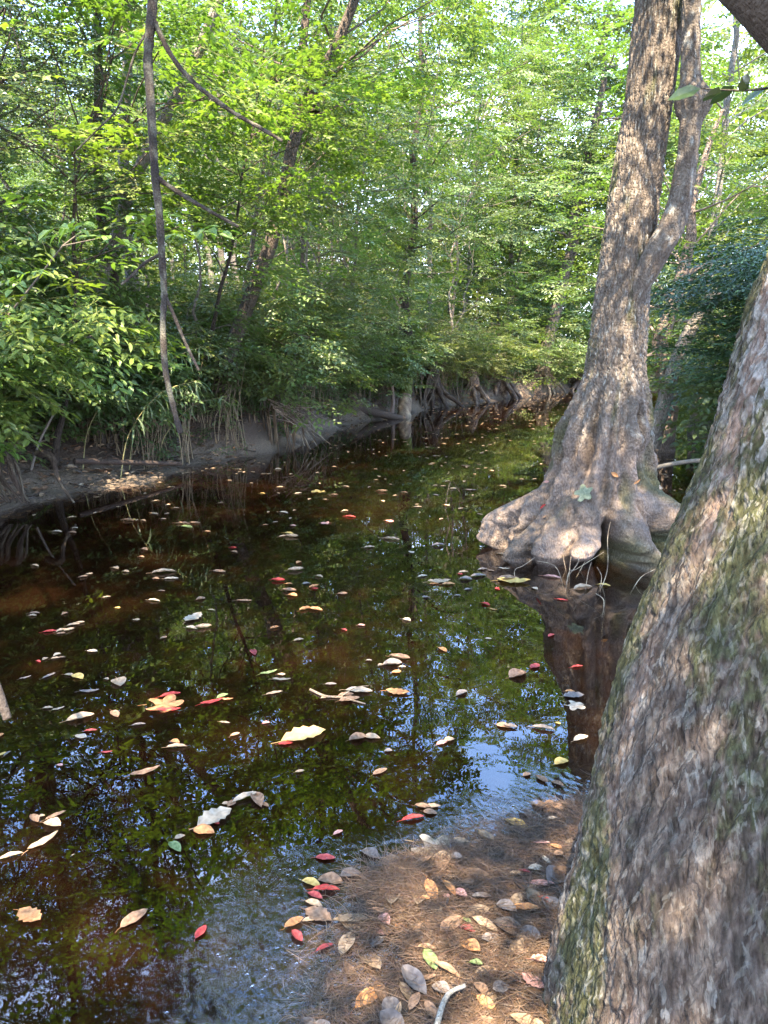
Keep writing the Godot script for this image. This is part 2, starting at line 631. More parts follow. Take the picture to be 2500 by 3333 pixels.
func shrub(called: String, label: String, group: String, p: Dictionary) -> Node3D:
	rng.seed = p.get("seed", int(absf(p.x) * 900.0 + absf(p.z) * 131.0))
	var foot := Vector3(p.x, p.get("y", ground_at(p.x, p.z) - 0.03), p.z)
	var o := thing(called, foot, label, "shrub", group)
	var clumps := PackedVector3Array()
	var col: Color = p.get("bark", Color(0.2, 0.17, 0.14))
	var reach: Vector3 = p.get("reach", Vector3.ZERO)
	for k in int(p.stems):
		var az := TAU * k / float(p.stems) + rnd(-0.5, 0.5)
		var tip: Vector3 = Vector3(cos(az) * p.w * rnd(0.3, 1.0), p.h * rnd(0.6, 1.0), sin(az) * p.w * rnd(0.3, 1.0)) + reach * rnd(0.5, 1.0)
		var pts := bent(Vector3(cos(az) * 0.07, 0, sin(az) * 0.07), tip, 7, p.h * 0.14, 0.04 * p.h)
		var g := Geo.new()
		var r0: float = p.get("r", 0.014)
		g.tube(pts, tapered(8, r0 * rnd(0.7, 1.2), r0 * 0.3), 6, col, false)
		for q in int(p.get("per", 4)):
			var i := 3 + rng.randi() % 5
			var c: Vector3 = pts[i] + Vector3(rng.randfn(), rng.randfn() * 0.5, rng.randfn()) * (0.24 * float(p.w))
			clumps.append(c)
			g.tube(bent(pts[i - 1], c, 3, 0.02, 0.03), tapered(4, r0 * 0.4, 0.003), 4, col, false)
		put("stem", g.mesh(mats.twig), o)
	foliage(o, p.kind, clumps, Vector3(0, p.h * 0.2, 0), p.ns, p.get("size", Vector3(0.5, 0.35, 0.5)), p.tint, p.get("scale", 1.0), "foliage", p.get("single", 0))
	return o

const SUN := Vector3(-0.06, 1.05, 0.6)
const HAZE := 0.0
const EXPO := 10.0

const LIGHT_GREEN := Color(0.148, 0.205, 0.075)
const MID_GREEN := Color(0.11, 0.166, 0.066)
const DEEP_GREEN := Color(0.05, 0.085, 0.032)
const PALE_BARK := Color(0.34, 0.31, 0.27)
const DARK_BARK := Color(0.1, 0.082, 0.065)

func build_forest() -> void:
	tree("slender_tree", "dark slender trunk beside the two pale ones above the left-bank shrubs", "", {"x": -3.5, "z": -10.3, "h": 11.0, "r": 0.075, "hb": 5.6, "cr": 2.2, "nc": 22, "ns": 4, "kind": "oak", "tint": MID_GREEN, "bark": DARK_BARK, "lean": Vector3(0.3, 0, 0)})
	tree("pale_tree", "upright pale-barked tree behind the hanging dead branch", "", {"x": -3.5, "z": -10.9, "h": 12.0, "r": 0.1, "hb": 6.0, "cr": 2.4, "nc": 22, "ns": 4, "kind": "oak", "tint": LIGHT_GREEN, "bark": PALE_BARK, "lean": Vector3(1.2, 0, 0)})
	tree("leaning_tree", "pale lichen-grey tree leaning steeply over the left bank", "", {"x": -4.5, "z": -9.5, "h": 8.8, "r": 0.095, "hb": 5.8, "cr": 2.2, "nc": 20, "ns": 4, "kind": "oak", "tint": LIGHT_GREEN, "bark": PALE_BARK, "lean": Vector3(5.0, 0, 0.3), "bow": Vector3(0.1, 0, 0)})
	var fork := tree("forked_tree", "grey tree on the left bank whose trunk forks into two limbs", "", {"x": -2.5, "z": -11.3, "h": 9.5, "r": 0.12, "hb": 4.6, "cr": 2.9, "nc": 34, "ns": 7, "kind": "oak", "tint": LIGHT_GREEN, "bark": Color(0.17, 0.14, 0.11), "lean": Vector3(4.2, 0, 0.3), "bow": Vector3(-0.35, 0, 0)})
	rng.seed = 99
	var limb := Geo.new()
	limb.tube(PackedVector3Array([Vector3(1.58, 4.1, 0.1), Vector3(1.55, 4.5, 0.05), Vector3(1.42, 4.9, 0.0), Vector3(1.5, 5.6, -0.1), Vector3(1.35, 6.8, -0.2), Vector3(1.2, 8.2, -0.3)]), PackedFloat32Array([0.07, 0.065, 0.06, 0.05, 0.035, 0.015]), 8, Color(0.17, 0.14, 0.11))
	put("limb", limb.mesh(mats.bark), fork)
	tree("creekside_tree", "slim dark tree standing on the bank above the mossy leaning log", "", {"x": 0.55, "z": -18.9, "h": 12.0, "r": 0.12, "hb": 3.4, "cr": 2.8, "nc": 30, "ns": 8, "kind": "oak", "tint": MID_GREEN, "bark": DARK_BARK, "lean": Vector3(0.4, 0, 0.2)})
	tree("flared_tree", "thick leaning trunk with flared roots at the far bend of the creek", "", {"x": 5.35, "z": -26.8, "h": 14.0, "r": 0.23, "hb": 5.0, "cr": 3.2, "nc": 34, "ns": 13, "kind": "far", "tint": MID_GREEN, "bark": Color(0.2, 0.17, 0.14), "lean": Vector3(2.0, 0, 0)})
	tree("slender_pale_tree", "slender pale trunk seen just past the double-stemmed swollen tree", "", {"x": 5.7, "z": -14.2, "h": 12.5, "r": 0.085, "hb": 3.2, "cr": 2.6, "nc": 34, "ns": 12, "kind": "maple", "tint": Color(0.155, 0.21, 0.06), "bark": PALE_BARK, "lean": Vector3(0.4, 0, 0)})
	tree("dark_tree", "dark trunk rising from the right-hand water edge behind the near leaning trunk", "", {"x": 4.75, "z": -8.6, "h": 10.0, "r": 0.15, "hb": 4.0, "cr": 2.6, "nc": 30, "ns": 11, "kind": "oak", "tint": MID_GREEN, "bark": Color(0.06, 0.05, 0.045), "lean": Vector3(4.5, 0, -0.5)})
	tree("cypress", "pinkish sunlit flared trunk between the swollen tree and the dark shrub", "", {"x": 4.15, "z": -11.4, "h": 5.0, "r": 0.17, "hb": 1.4, "cr": 1.5, "nc": 30, "ns": 9, "kind": "fine", "tint": LIGHT_GREEN, "bark": Color(0.36, 0.28, 0.23), "lean": Vector3(0.5, 0, 0)})
	tree("holly_tree", "dark dense holly filling the upper left corner", "", {"x": -4.35, "z": -8.4, "h": 8.0, "r": 0.09, "hb": 2.9, "cr": 1.25, "nc": 56, "ns": 14, "kind": "holly", "tint": DEEP_GREEN, "bark": DARK_BARK, "lean": Vector3(0.3, 0, 0.2), "size": Vector3(0.6, 0.45, 0.6)})
	tree("maple_sapling", "maple sapling spreading flat sunlit sprays behind the hanging branch", "", {"x": -3.7, "z": -8.6, "h": 4.6, "r": 0.035, "hb": 2.6, "cr": 2.3, "nc": 26, "ns": 7, "kind": "maple", "tint": Color(0.15, 0.21, 0.055), "bark": DARK_BARK, "lean": Vector3(1.2, 0, 0.3), "size": Vector3(0.9, 0.16, 0.9)})
	tree("maple_sapling", "yellow-green maple sapling overhanging the creek below the forked tree", "", {"x": -2.9, "z": -10.9, "h": 4.8, "r": 0.035, "hb": 2.2, "cr": 1.9, "nc": 22, "ns": 7, "kind": "maple", "tint": Color(0.145, 0.205, 0.055), "bark": DARK_BARK, "lean": Vector3(1.4, 0, 0.2), "size": Vector3(0.8, 0.16, 0.8)})
	# fine-leaved trees that lean out from the left bank and close the view
	for s in [[-2.9, -13.6, 7.5, 2.6, 0], [-2.0, -15.8, 8.5, 2.4, 1], [-0.9, -17.9, 8.0, 2.6, 2], [0.2, -21.0, 9.0, 2.8, 3], [2.0, -24.0, 9.0, 2.8, 4], [4.0, -28.5, 10.0, 3.0, 5], [8.5, -31.5, 10.0, 3.2, 6]]:
		var which: String = ["just past the forked tree", "over the driftwood trunk", "beside the mossy log", "above the dark root buttress", "above the pale root buttress", "behind the thick leaning far tree", "closing the far bend"][s[4]]
		tree("hornbeam", "fine-leaved tree with thin stems leaning over the creek %s" % which, "", {"x": s[0], "z": s[1], "h": s[2], "r": 0.055, "hb": 0.9, "cr": s[3], "nc": 34, "ns": 9, "kind": "oak" if s[4] < 5 else "far", "tint": LIGHT_GREEN.lerp(MID_GREEN, 0.3 + 0.1 * s[4]), "bark": Color(0.22, 0.19, 0.155), "lean": Vector3(1.3, 0, 0.5), "side": Vector3(0.6, 0, 0.3), "size": Vector3(0.8, 0.45, 0.8)})
	rng.seed = 43
	var order := ["first", "second", "third", "fourth", "fifth", "sixth", "seventh", "eighth", "ninth", "tenth", "eleventh", "twelfth", "thirteenth", "fourteenth"]
	var thin: Array[Dictionary] = []
	for k in 14:
		var z := -10.2 - k * 0.85 + rnd(-0.3, 0.3)
		thin.append({"x": shore(LEFT_SHORE, z) - rnd(0.5, 2.0), "z": z, "h": rnd(4.5, 7.5), "r": rnd(0.022, 0.036), "lean": Vector3(rnd(-0.5, 1.2), 0, rnd(-0.3, 0.5))})
	for k in 14:
		var t: Dictionary = thin[k]
		tree("sapling", "thin crooked pale sapling, %s of the saplings counted up the left bank" % order[k], "pale saplings along the left bank", {"x": t.x, "z": t.z, "h": t.h, "r": t.r, "hb": t.h * 0.55, "cr": 1.0, "nc": 9, "ns": 5, "kind": "fine", "tint": LIGHT_GREEN, "bark": Color(0.44, 0.38, 0.31), "lean": t.lean, "wave": 0.55})
	# the rest of the wood, one tree at a time
	rng.seed = 41
	var spots: Array[Dictionary] = []
	for row in 9:
		var z := -9.5 - row * 3.0
		for col in 26:
			var x := -30.0 + col * 2.9 + rnd(-1.1, 1.1)
			var zz := z + rnd(-1.2, 1.2)
			var left := shore(LEFT_SHORE, zz) - x
			var right := x - shore(RIGHT_SHORE, zz)
			if left < 1.0 and right < 1.2:
				continue
			if absf(x) > -zz * 0.62 + 2.0:
				continue
			if left > 0.0 and left < 2.0 and rng.randf() < 0.35:
				continue
			spots.append({"x": x, "z": zz, "left": left > 0.0, "k": rng.randi() % 6, "a": rng.randf(), "b": rng.randf(), "c": rng.randf()})
	for s in spots:
		var far: bool = s.z < -21.0
		var k: int = s.k
		var tall := lerpf(9.0, 16.0, s.a)
		var tint := LIGHT_GREEN.lerp(MID_GREEN, s.b)
		if not s.left:
			tint = tint.lerp(Color(0.165, 0.21, 0.06), 0.6)
		var under: bool = s.c < 0.45
		if under:
			tall *= 0.5
		var where := "deep in the wood" if far else "just back from the bank"
		var side := "left of the creek" if s.left else "right of the creek"
		var what := "low understory" if under else "tall slender"
		tree("woodland_tree", "%s %s tree with %s bark %s, %s" % [what, "yellow-green" if s.b < 0.4 else "mid-green", "dark" if s.c < 0.3 or (s.c > 0.45 and s.c < 0.7) else "pale", where, side], "%s trees %s %s" % [what, where, side], {"x": s.x, "z": s.z, "h": tall, "r": lerpf(0.05, 0.13, s.b) * (0.5 if under else 1.0), "hb": tall * (0.12 if under else 0.5), "cr": lerpf(1.6, 2.8, s.a), "nc": (20 if under else (13 if far else 8)), "ns": 4 if far else 8, "kind": "far" if far else ["oak", "fine", "fine", "maple", "oak", "fine"][k], "tint": tint, "bark": DARK_BARK.lerp(PALE_BARK, s.c * 0.8)})
	# crowns overhead that shade the bank and the near water
	for s in [[-8.6, -4.2, 12.0, 5.2, 3.0, "oak", 10, 0.0], [-6.0, -0.8, 11.0, 5.0, 3.2, "oak", 9, 0.6], [-7.5, 2.8, 12.0, 5.5, 3.2, "fine", 10, 0.0], [-5.0, 0.9, 10.0, 4.4, 3.0, "oak", 12, 2.2], [4.5, -4.0, 11.0, 5.0, 3.0, "fine", 8, 0.0], [-4.7, -2.6, 9.5, 4.8, 3.2, "oak", 11, 1.4], [0.5, 3.2, 10.0, 4.6, 3.2, "oak", 14, 0.0], [2.8, 0.8, 10.5, 5.0, 2.8, "fine", 10, 0.0]]:
		tree("overhanging_tree", "one of the tall bankside trees whose crowns shade the near water", "bankside trees shading the near water", {"x": s[0], "z": s[1], "h": s[2], "r": 0.16, "hb": s[3], "cr": s[4], "nc": 36, "ns": s[6], "kind": s[5], "tint": MID_GREEN, "bark": DARK_BARK, "side": Vector3(s[7], 0, 0)})
	# a far belt of leaves that reads as one mass
	rng.seed = 77
	var places: Array[Transform3D] = []
	var tones := PackedColorArray()
	for k in 8000:
		var a := rnd(-0.75, 0.75)
		var d := rnd(37.0, 56.0)
		var x := sin(a) * d
		var z := -cos(a) * d
		var y := pow(rng.randf(), 1.8) * 17.0
		places.append(sprig(Vector3(x, y, z), rnd(0, TAU), rnd(1.6, 2.6), 0.8))
		var j := rnd(0.7, 1.3)
		tones.append(Color(0.14 * j, 0.185 * j, 0.05 * j))
	var belt := scatter("distant_forest", sprays["far"][0], self, places, tones)
	tag(belt, "solid belt of pale green woodland far behind the creek bend", "forest", "", "stuff")

func build_shrubs() -> void:
	shrub("bay_shrub", "sunlit broad-leaved shrub leaning out over the left bank", "", {"x": -4.4, "z": -7.0, "h": 2.3, "w": 1.3, "stems": 9, "per": 5, "ns": 8, "kind": "laurel", "tint": Color(0.13, 0.2, 0.045), "reach": Vector3(1.1, 0, 0.7), "r": 0.016, "single": 15})
	shrub("bay_shrub", "broad-leaved shrub with drooping leaves low at the left edge", "", {"x": -4.3, "z": -6.0, "h": 1.6, "w": 0.8, "stems": 7, "per": 5, "ns": 7, "kind": "laurel", "tint": Color(0.115, 0.18, 0.045), "reach": Vector3(0.55, 0.15, 0.2), "r": 0.012, "single": 10})
	shrub("bay_shrub", "tall leafy shrub behind the sunlit one on the left bank", "", {"x": -4.9, "z": -8.6, "h": 2.7, "w": 1.4, "stems": 9, "per": 5, "ns": 8, "kind": "laurel", "tint": Color(0.1, 0.16, 0.042), "reach": Vector3(0.9, 0, 0.3), "r": 0.016})
	shrub("bank_shrub", "leafy shrub beside the cane on the left bank", "", {"x": -3.6, "z": -9.9, "h": 1.7, "w": 0.9, "stems": 8, "per": 5, "ns": 8, "kind": "oak", "tint": MID_GREEN, "reach": Vector3(0.3, 0, 0.2), "r": 0.012})
	shrub("holly_shrub", "dark glossy shrub hanging over the water behind the near leaning trunk", "", {"x": 5.1, "z": -8.4, "h": 2.3, "w": 1.1, "stems": 10, "per": 6, "ns": 10, "kind": "holly", "tint": Color(0.042, 0.09, 0.034), "reach": Vector3(-0.8, 0.1, 0.3), "r": 0.016, "size": Vector3(0.5, 0.35, 0.5), "scale": 1.25})
	rng.seed = 55
	var spots: Array[Dictionary] = []
	for row in 13:
		var z := -8.2 - row * 1.7
		for col in 16:
			var xs := shore(LEFT_SHORE, z) - 0.5 - col * 1.25 + rnd(-0.4, 0.4)
			if absf(xs) > -z * 0.55 + 1.0 or col > 3 + row / 2:
				continue
			if z > -10.0 and col < 1:
				continue
			spots.append({"x": xs, "z": z + rnd(-0.5, 0.5), "side": "left", "edge": col == 0, "a": rng.randf(), "b": rng.randf()})
		for col in 6:
			var xs := shore(RIGHT_SHORE, z) + 0.6 + col * 1.4 + rnd(-0.4, 0.4)
			if absf(xs) > -z * 0.55 + 1.0:
				continue
			spots.append({"x": xs, "z": z + rnd(-0.5, 0.5), "side": "right", "edge": col == 0, "a": rng.randf(), "b": rng.randf()})
	var nth := {"left": 0, "right": 0}
	var words := ["first", "second", "third", "fourth", "fifth", "sixth", "seventh", "eighth", "ninth", "tenth", "eleventh", "twelfth", "thirteenth", "fourteenth"]
	for s in spots:
		var tint := MID_GREEN.lerp(LIGHT_GREEN, s.a).lerp(Color(0.2, 0.19, 0.07), 0.5 * s.b * s.b)
		var size := "low" if s.b < 0.34 else ("waist-high" if s.b < 0.67 else "tall olive")
		var tone := "mid-green" if s.a < 0.5 else "bright green"
		var deep := "just behind the bank" if s.z > -14.0 else ("further up the creek" if s.z > -21.0 else "near the far bend")
		var label := "%s %s shrub in the undergrowth %s, %s of the creek" % [size, tone, deep, s.side]
		var group := label + " group"
		if s.edge:
			label = "%s bushy shrub along the water, up the %s bank from the %s" % [words[nth[s.side]], s.side, "cane" if s.side == "left" else "pale stick"]
			group = "bushy shrubs along the %s water edge" % s.side
			nth[s.side] += 1
		shrub("woodland_shrub", label, group, {"x": s.x, "z": s.z, "h": lerpf(1.1, 2.4, s.b), "w": lerpf(0.7, 1.2, s.a), "stems": 6, "per": 4, "ns": 7 if s.z > -16.0 else 5, "kind": ["oak", "oak", "fine"][int(s.b * 2.99)], "tint": tint, "reach": Vector3(0.35 if s.side == "left" else -0.35, 0, 0.1)})
	# low leafy growth along the banks, too thick to count
	rng.seed = 63
	for w in 3:
		var places: Array[Transform3D] = []
		var tones := PackedColorArray()
		while places.size() < 1700:
			var z := -6.0 - pow(rng.randf(), 1.2) * 26.0
			var left := rng.randf() < 0.75
			var d := 0.25 + rng.randf() * 6.0
			var x := shore(LEFT_SHORE, z) - d if left else shore(RIGHT_SHORE, z) + d
			if z > -9.8 and left and d < 1.8:
				continue
			if coarse.get_noise_2d(x * 50.0, z * 50.0) < rnd(-0.3, 0.1):
				continue
			places.append(sprig(Vector3(x, ground_at(x, z) + rnd(0.03, 0.5), z), rnd(0, TAU), rnd(0.5, 1.0), 0.9))
			var j := rnd(0.7, 1.2)
			tones.append(Color(MID_GREEN.r * j, MID_GREEN.g * j, MID_GREEN.b * j))
		tag(scatter("undergrowth", sprays["fine"][w], self, places, tones), "low leafy undergrowth covering the banks", "undergrowth", "", "stuff")
	# dry stalks standing in the undergrowth
	var reed := Geo.new()
	for k in 12:
		var a := Vector3(rnd(-0.3, 0.3), 0, rnd(-0.3, 0.3))
		rough_tube(reed, PackedVector3Array([a, a + Vector3(rnd(-0.08, 0.08), rnd(0.3, 0.5), rnd(-0.08, 0.08)), a + Vector3(rnd(-0.3, 0.3), rnd(0.7, 1.3), rnd(-0.3, 0.3))]), 0.008, 0.003, Color(1, 1, 1), 0.1, 3, 4)
	var stand: Array[Transform3D] = []
	var tan := PackedColorArray()
	while stand.size() < 260:
		var z := -9.5 - rng.randf() * 17.0
		var x := shore(LEFT_SHORE, z) - 0.3 - rng.randf() * 3.0
		stand.append(Transform3D(Basis(Vector3.UP, rnd(0, TAU)).scaled(Vector3.ONE * rnd(0.7, 1.3)), Vector3(x, ground_at(x, z), z)))
		tan.append(Color(0.36, 0.29, 0.19) * rnd(0.5, 1.1))
	tag(scatter("dry_stalks", reed.mesh(mats.twig), self, stand, tan), "dry tan stalks standing in the undergrowth of the left bank", "stalks", "", "stuff")

# ---------------------------------------------------------------- the swollen tree in the water
# bulges of its foot: [angle, height, width in angle, width in height, amount]
const BULGES := [
	[3.05, 0.06, 0.2, 0.12, 0.26], [3.12, 0.26, 0.24, 0.15, 0.3], [2.75, 0.2, 0.26, 0.2, 0.2], [3.32, 0.4, 0.12, 0.11, 0.13], [3.42, 0.2, 0.11, 0.13, 0.12],
	[3.72, 0.08, 0.17, 0.14, 0.25], [3.95, 0.17, 0.14, 0.14, 0.2], [4.12, 0.06, 0.13, 0.1, 0.14], [4.35, 0.11, 0.16, 0.1, 0.25], [4.55, 0.13, 0.09, 0.09, 0.14], [4.2, 0.34, 0.15, 0.16, 0.13],
	[4.98, 0.26, 0.14, 0.16, 0.12], [5.08, 0.06, 0.1, 0.13, 0.26], [5.26, 0.04, 0.08, 0.16, 0.18], [5.3, 0.4, 0.16, 0.18, 0.13], [5.62, 0.36, 0.18, 0.14, 0.3], [5.86, 0.26, 0.16, 0.13, 0.26], [5.72, 0.14, 0.12, 0.1, 0.16], [6.15, 0.14, 0.3, 0.2, 0.26], [0.5, 0.15, 0.5, 0.3, 0.2], [1.5, 0.12, 0.6, 0.3, 0.2],
	[4.76, 0.03, 0.15, 0.17, -0.75], [4.4, -0.02, 0.2, 0.06, -0.22], [5.5, 0.06, 0.09, 0.12, -0.34], [5.74, 0.27, 0.08, 0.05, -0.16], [3.84, 0.02, 0.05, 0.14, -0.15], [3.28, 0.08, 0.04, 0.2, -0.12], [3.55, 0.1, 0.06, 0.25, -0.12], [4.24, 0.12, 0.04, 0.14, -0.1],
	[5.28, 1.0, 0.14, 0.075, -0.2], [5.28, 1.0, 0.34, 0.16, 0.06], [5.5, 0.9, 0.3, 0.1, 0.05], [4.9, 0.95, 0.3, 0.2, 0.03], [3.5, 0.95, 0.4, 0.12, 0.035]]

func angle_off(a: float, b: float) -> float:
	return wrapf(a - b, -PI, PI)

func swollen_radius(a: float, h: float) -> float:
	var r := 0.168 + 0.06 * exp(-maxf(h - 1.2, 0.0) / 0.7)
	var low := maxf(0.0, 1.3 - h)
	r += 0.075 * low + 0.088 * low * low * low + 0.05 * smoothstep(0.42, 0.0, h)
	var swing := fine.get_noise_2d(h * 3.0, 7.0) * 0.35
	var s1 := sin(a * 4.5 + swing + 0.6)
	var s2 := sin(a * 8.0 - swing * 1.4 + 1.3)
	var flute := sqrt(s1 * s1 + 0.03) * 0.6 + sqrt(s2 * s2 + 0.04) * 0.4
	r += (flute - 0.5) * lerpf(0.13, 0.2, smoothstep(0.3, 0.7, h)) * smoothstep(1.4, 0.8, h) * smoothstep(-0.1, 0.3, h)
	a += fine.get_noise_2d(cos(a) * 9.0 + 20.0 * sin(a), h * 26.0) * 0.16 * smoothstep(0.9, 0.3, h)
	for b in BULGES:
		var da: float = angle_off(a, b[0]) / b[2]
		var dh: float = (h - b[1]) / b[3]
		var e: float = da * da + dh * dh
		if e < 7.0:
			r += b[4] * exp(-e) * (1.0 if b[4] > 0.0 else 1.15)
	return maxf(r, 0.12)

func build_swollen_tree() -> void:
	var foot := Vector3(1.56, 0, -5.75)
	var o := thing("swollen_tree", foot, "grey tree with a swollen, fluted foot standing in the creek", "tree")
	var heights := spread([[-0.35, 8], [0.0, 90], [0.7, 70], [1.5, 90], [3.2, 80], [6.0, 24], [11.0, 0]])
	var across := 321
	var g := Geo.new()
	for h in heights:
		var up := maxf(h, 0.0)
		var axis := Vector3(0.0, h, 0.0)
		axis.x = 0.11 * smoothstep(0.0, 1.3, up) + 0.064 * maxf(up - 1.0, 0.0) + 0.012 * sin(up * 2.3)
		axis.z = -0.015 * up
		var bare := smoothstep(1.25, 0.55, h)
		for k in across:
			var a := TAU * k / (across - 1)
			var ca := cos(a)
			var sa := -sin(a)
			var r := swollen_radius(a, h) if h < 2.2 else 0.168 * (1.0 - 0.05 * (h - 2.2)) + 0.06 * exp(-(h - 1.2) / 0.7)
			var q := Vector3(ca * 0.6, h, sa * 0.6)
			var lump := coarse.get_noise_3d(q.x * 60.0, q.y * 60.0, q.z * 60.0)
			var grit := fine.get_noise_3d(q.x * 70.0, q.y * 30.0, q.z * 70.0)
			# the bark of the stem breaks into small upright plates
			var plate := cells.get_noise_3d(ca * 140.0, h * 430.0 + lump * 30.0, sa * 140.0)
			var crack := smoothstep(-0.98, -0.62, plate)
			r += lump * 0.085 * bare + fine.get_noise_3d(q.x * 42.0 + 70.0, q.y * 38.0, q.z * 42.0) * 0.055 * bare + ridge.get_noise_3d(q.x * 50.0, q.y * 45.0, q.z * 50.0) * -0.03 * bare + lump * 0.014 + grit * lerpf(0.004, 0.009, bare) + (crack - 0.7) * 0.014 * (1.0 - bare * 0.85)
			var p := axis + Vector3(ca * r, 0, sa * r)
			var mud := Color(0.28, 0.22, 0.175).lerp(Color(0.16, 0.13, 0.105), clampf(lump * 1.6 + 0.45, 0.0, 1.0))
			var stem := Color(0.22, 0.19, 0.158).lerp(Color(0.13, 0.11, 0.09), clampf(grit + 0.5, 0.0, 1.0))
			var col := stem.lerp(mud, smoothstep(0.15, 0.85, bare + lump * 0.5))
			var moss := clampf(coarse.get_noise_3d(q.x * 90.0 + 300.0, q.y * 55.0, q.z * 90.0) * 2.6 + 0.12 * ca - 0.35, 0.0, 0.7)
			col = col.lerp(Color(0.075, 0.09, 0.035), moss)
			var lichen := smoothstep(0.32, 0.45, fine.get_noise_3d(q.x * 120.0 + 40.0, q.y * 90.0, q.z * 120.0)) * (1.0 - bare * 0.85)
			col = col.lerp(Color(0.4, 0.41, 0.37), lichen * 0.75)
			col.a = 1.0
			g.add(p, Vector3.UP, Vector2(a, h), col)
	g.grid(across, heights.size())
	g.face_normals(across, true)
	put("trunk", g.mesh(mats.old_bark), o)
	# the second stem leaves the trunk at a bulge, rises with a knob and runs up beside it
	var path := [[0.19, 1.78, 0.1, 0.05], [0.28, 2.05, 0.14, 0.095], [0.35, 2.2, 0.17, 0.1], [0.42, 2.36, 0.18, 0.088], [0.455, 2.55, 0.18, 0.075], [0.475, 2.75, 0.18, 0.068], [0.48, 2.95, 0.18, 0.068], [0.475, 3.03, 0.18, 0.086], [0.475, 3.09, 0.18, 0.096], [0.47, 3.15, 0.18, 0.086], [0.455, 3.24, 0.18, 0.064], [0.44, 3.45, 0.18, 0.06], [0.43, 3.75, 0.18, 0.06], [0.46, 4.3, 0.2, 0.056], [0.6, 5.4, 0.25, 0.05], [0.9, 7.5, 0.3, 0.035], [1.1, 9.5, 0.3, 0.015]]
	var curve := Curve3D.new()
	var rads := PackedFloat32Array()
	for q in path:
		curve.add_point(Vector3(q[0], q[1], q[2]))
		rads.append(q[3])
	var s := Geo.new()
	var n2 := 49
	var rows := 0
	for i in path.size() - 1:
		var steps := 14 if i < 13 else 8
		for k in steps:
			var t := float(k) / steps
			var p0 := Vector3(path[i][0], path[i][1], path[i][2])
			var p1 := Vector3(path[i + 1][0], path[i + 1][1], path[i + 1][2])
			var pa := p0 if i == 0 else Vector3(path[i - 1][0], path[i - 1][1], path[i - 1][2])
			var pb := p1 if i + 2 >= path.size() else Vector3(path[i + 2][0], path[i + 2][1], path[i + 2][2])
			var c := p0.cubic_interpolate(p1, pa, pb, t)
			var rr := lerpf(rads[i], rads[i + 1], smoothstep(0.0, 1.0, t))
			for w in n2:
				var a := TAU * w / (n2 - 1)
				var d := Vector3(cos(a), 0, -sin(a))
				var plate := cells.get_noise_3d(d.x * 120.0, c.y * 170.0, d.z * 120.0)
				var crack := smoothstep(-0.98, -0.6, plate)
				var grit := fine.get_noise_3d(d.x * 12.0, c.y * 30.0, d.z * 12.0)
				var knob := exp(-pow((c.y - 3.09) / 0.09, 2.0))
				var r := rr + (crack - 0.6) * 0.007 + grit * (0.006 + 0.03 * knob)
				if knob > 0.05:
					r += knob * 0.055 * maxf(0.0, cos(a - 0.2))
				var col := Color(0.22, 0.195, 0.162).lerp(Color(0.13, 0.108, 0.088), clampf(grit + 0.5, 0.0, 1.0))
				col = col.lerp(Color(0.4, 0.41, 0.37), smoothstep(0.3, 0.45, fine.get_noise_3d(d.x * 9.0, c.y * 60.0, d.z * 9.0 + 50.0)) * 0.7)
				col.a = 1.0
				s.add(c + d * r, Vector3.UP, Vector2(a, c.y), col)
			rows += 1
	s.grid(n2, rows)
	s.face_normals(n2, true)
	put("second_stem", s.mesh(mats.old_bark), o)
	rng.seed = 301
	var clumps := PackedVector3Array()
	var b := Geo.new()
	for k in 54:
		var y := lerpf(5.6, 12.0, rng.randf())
		var a := rnd(0, TAU)
		var w := rnd(0.5, 2.6)
		var root := Vector3(0.11 + 0.064 * y, minf(y * 0.85, 10.8), -0.015 * y)
		var c := Vector3(root.x + cos(a) * w, y, root.z + sin(a) * w)
		clumps.append(c)
		b.tube(bent(root, c, 4, 0.15, 0.1), tapered(5, 0.03, 0.006), 5, DARK_BARK, false)
	put("branches", b.mesh(mats.twig), o)
	foliage(o, "oak", clumps, Vector3(0.4, 7, 0), 9, Vector3(0.9, 0.5, 0.9), MID_GREEN)

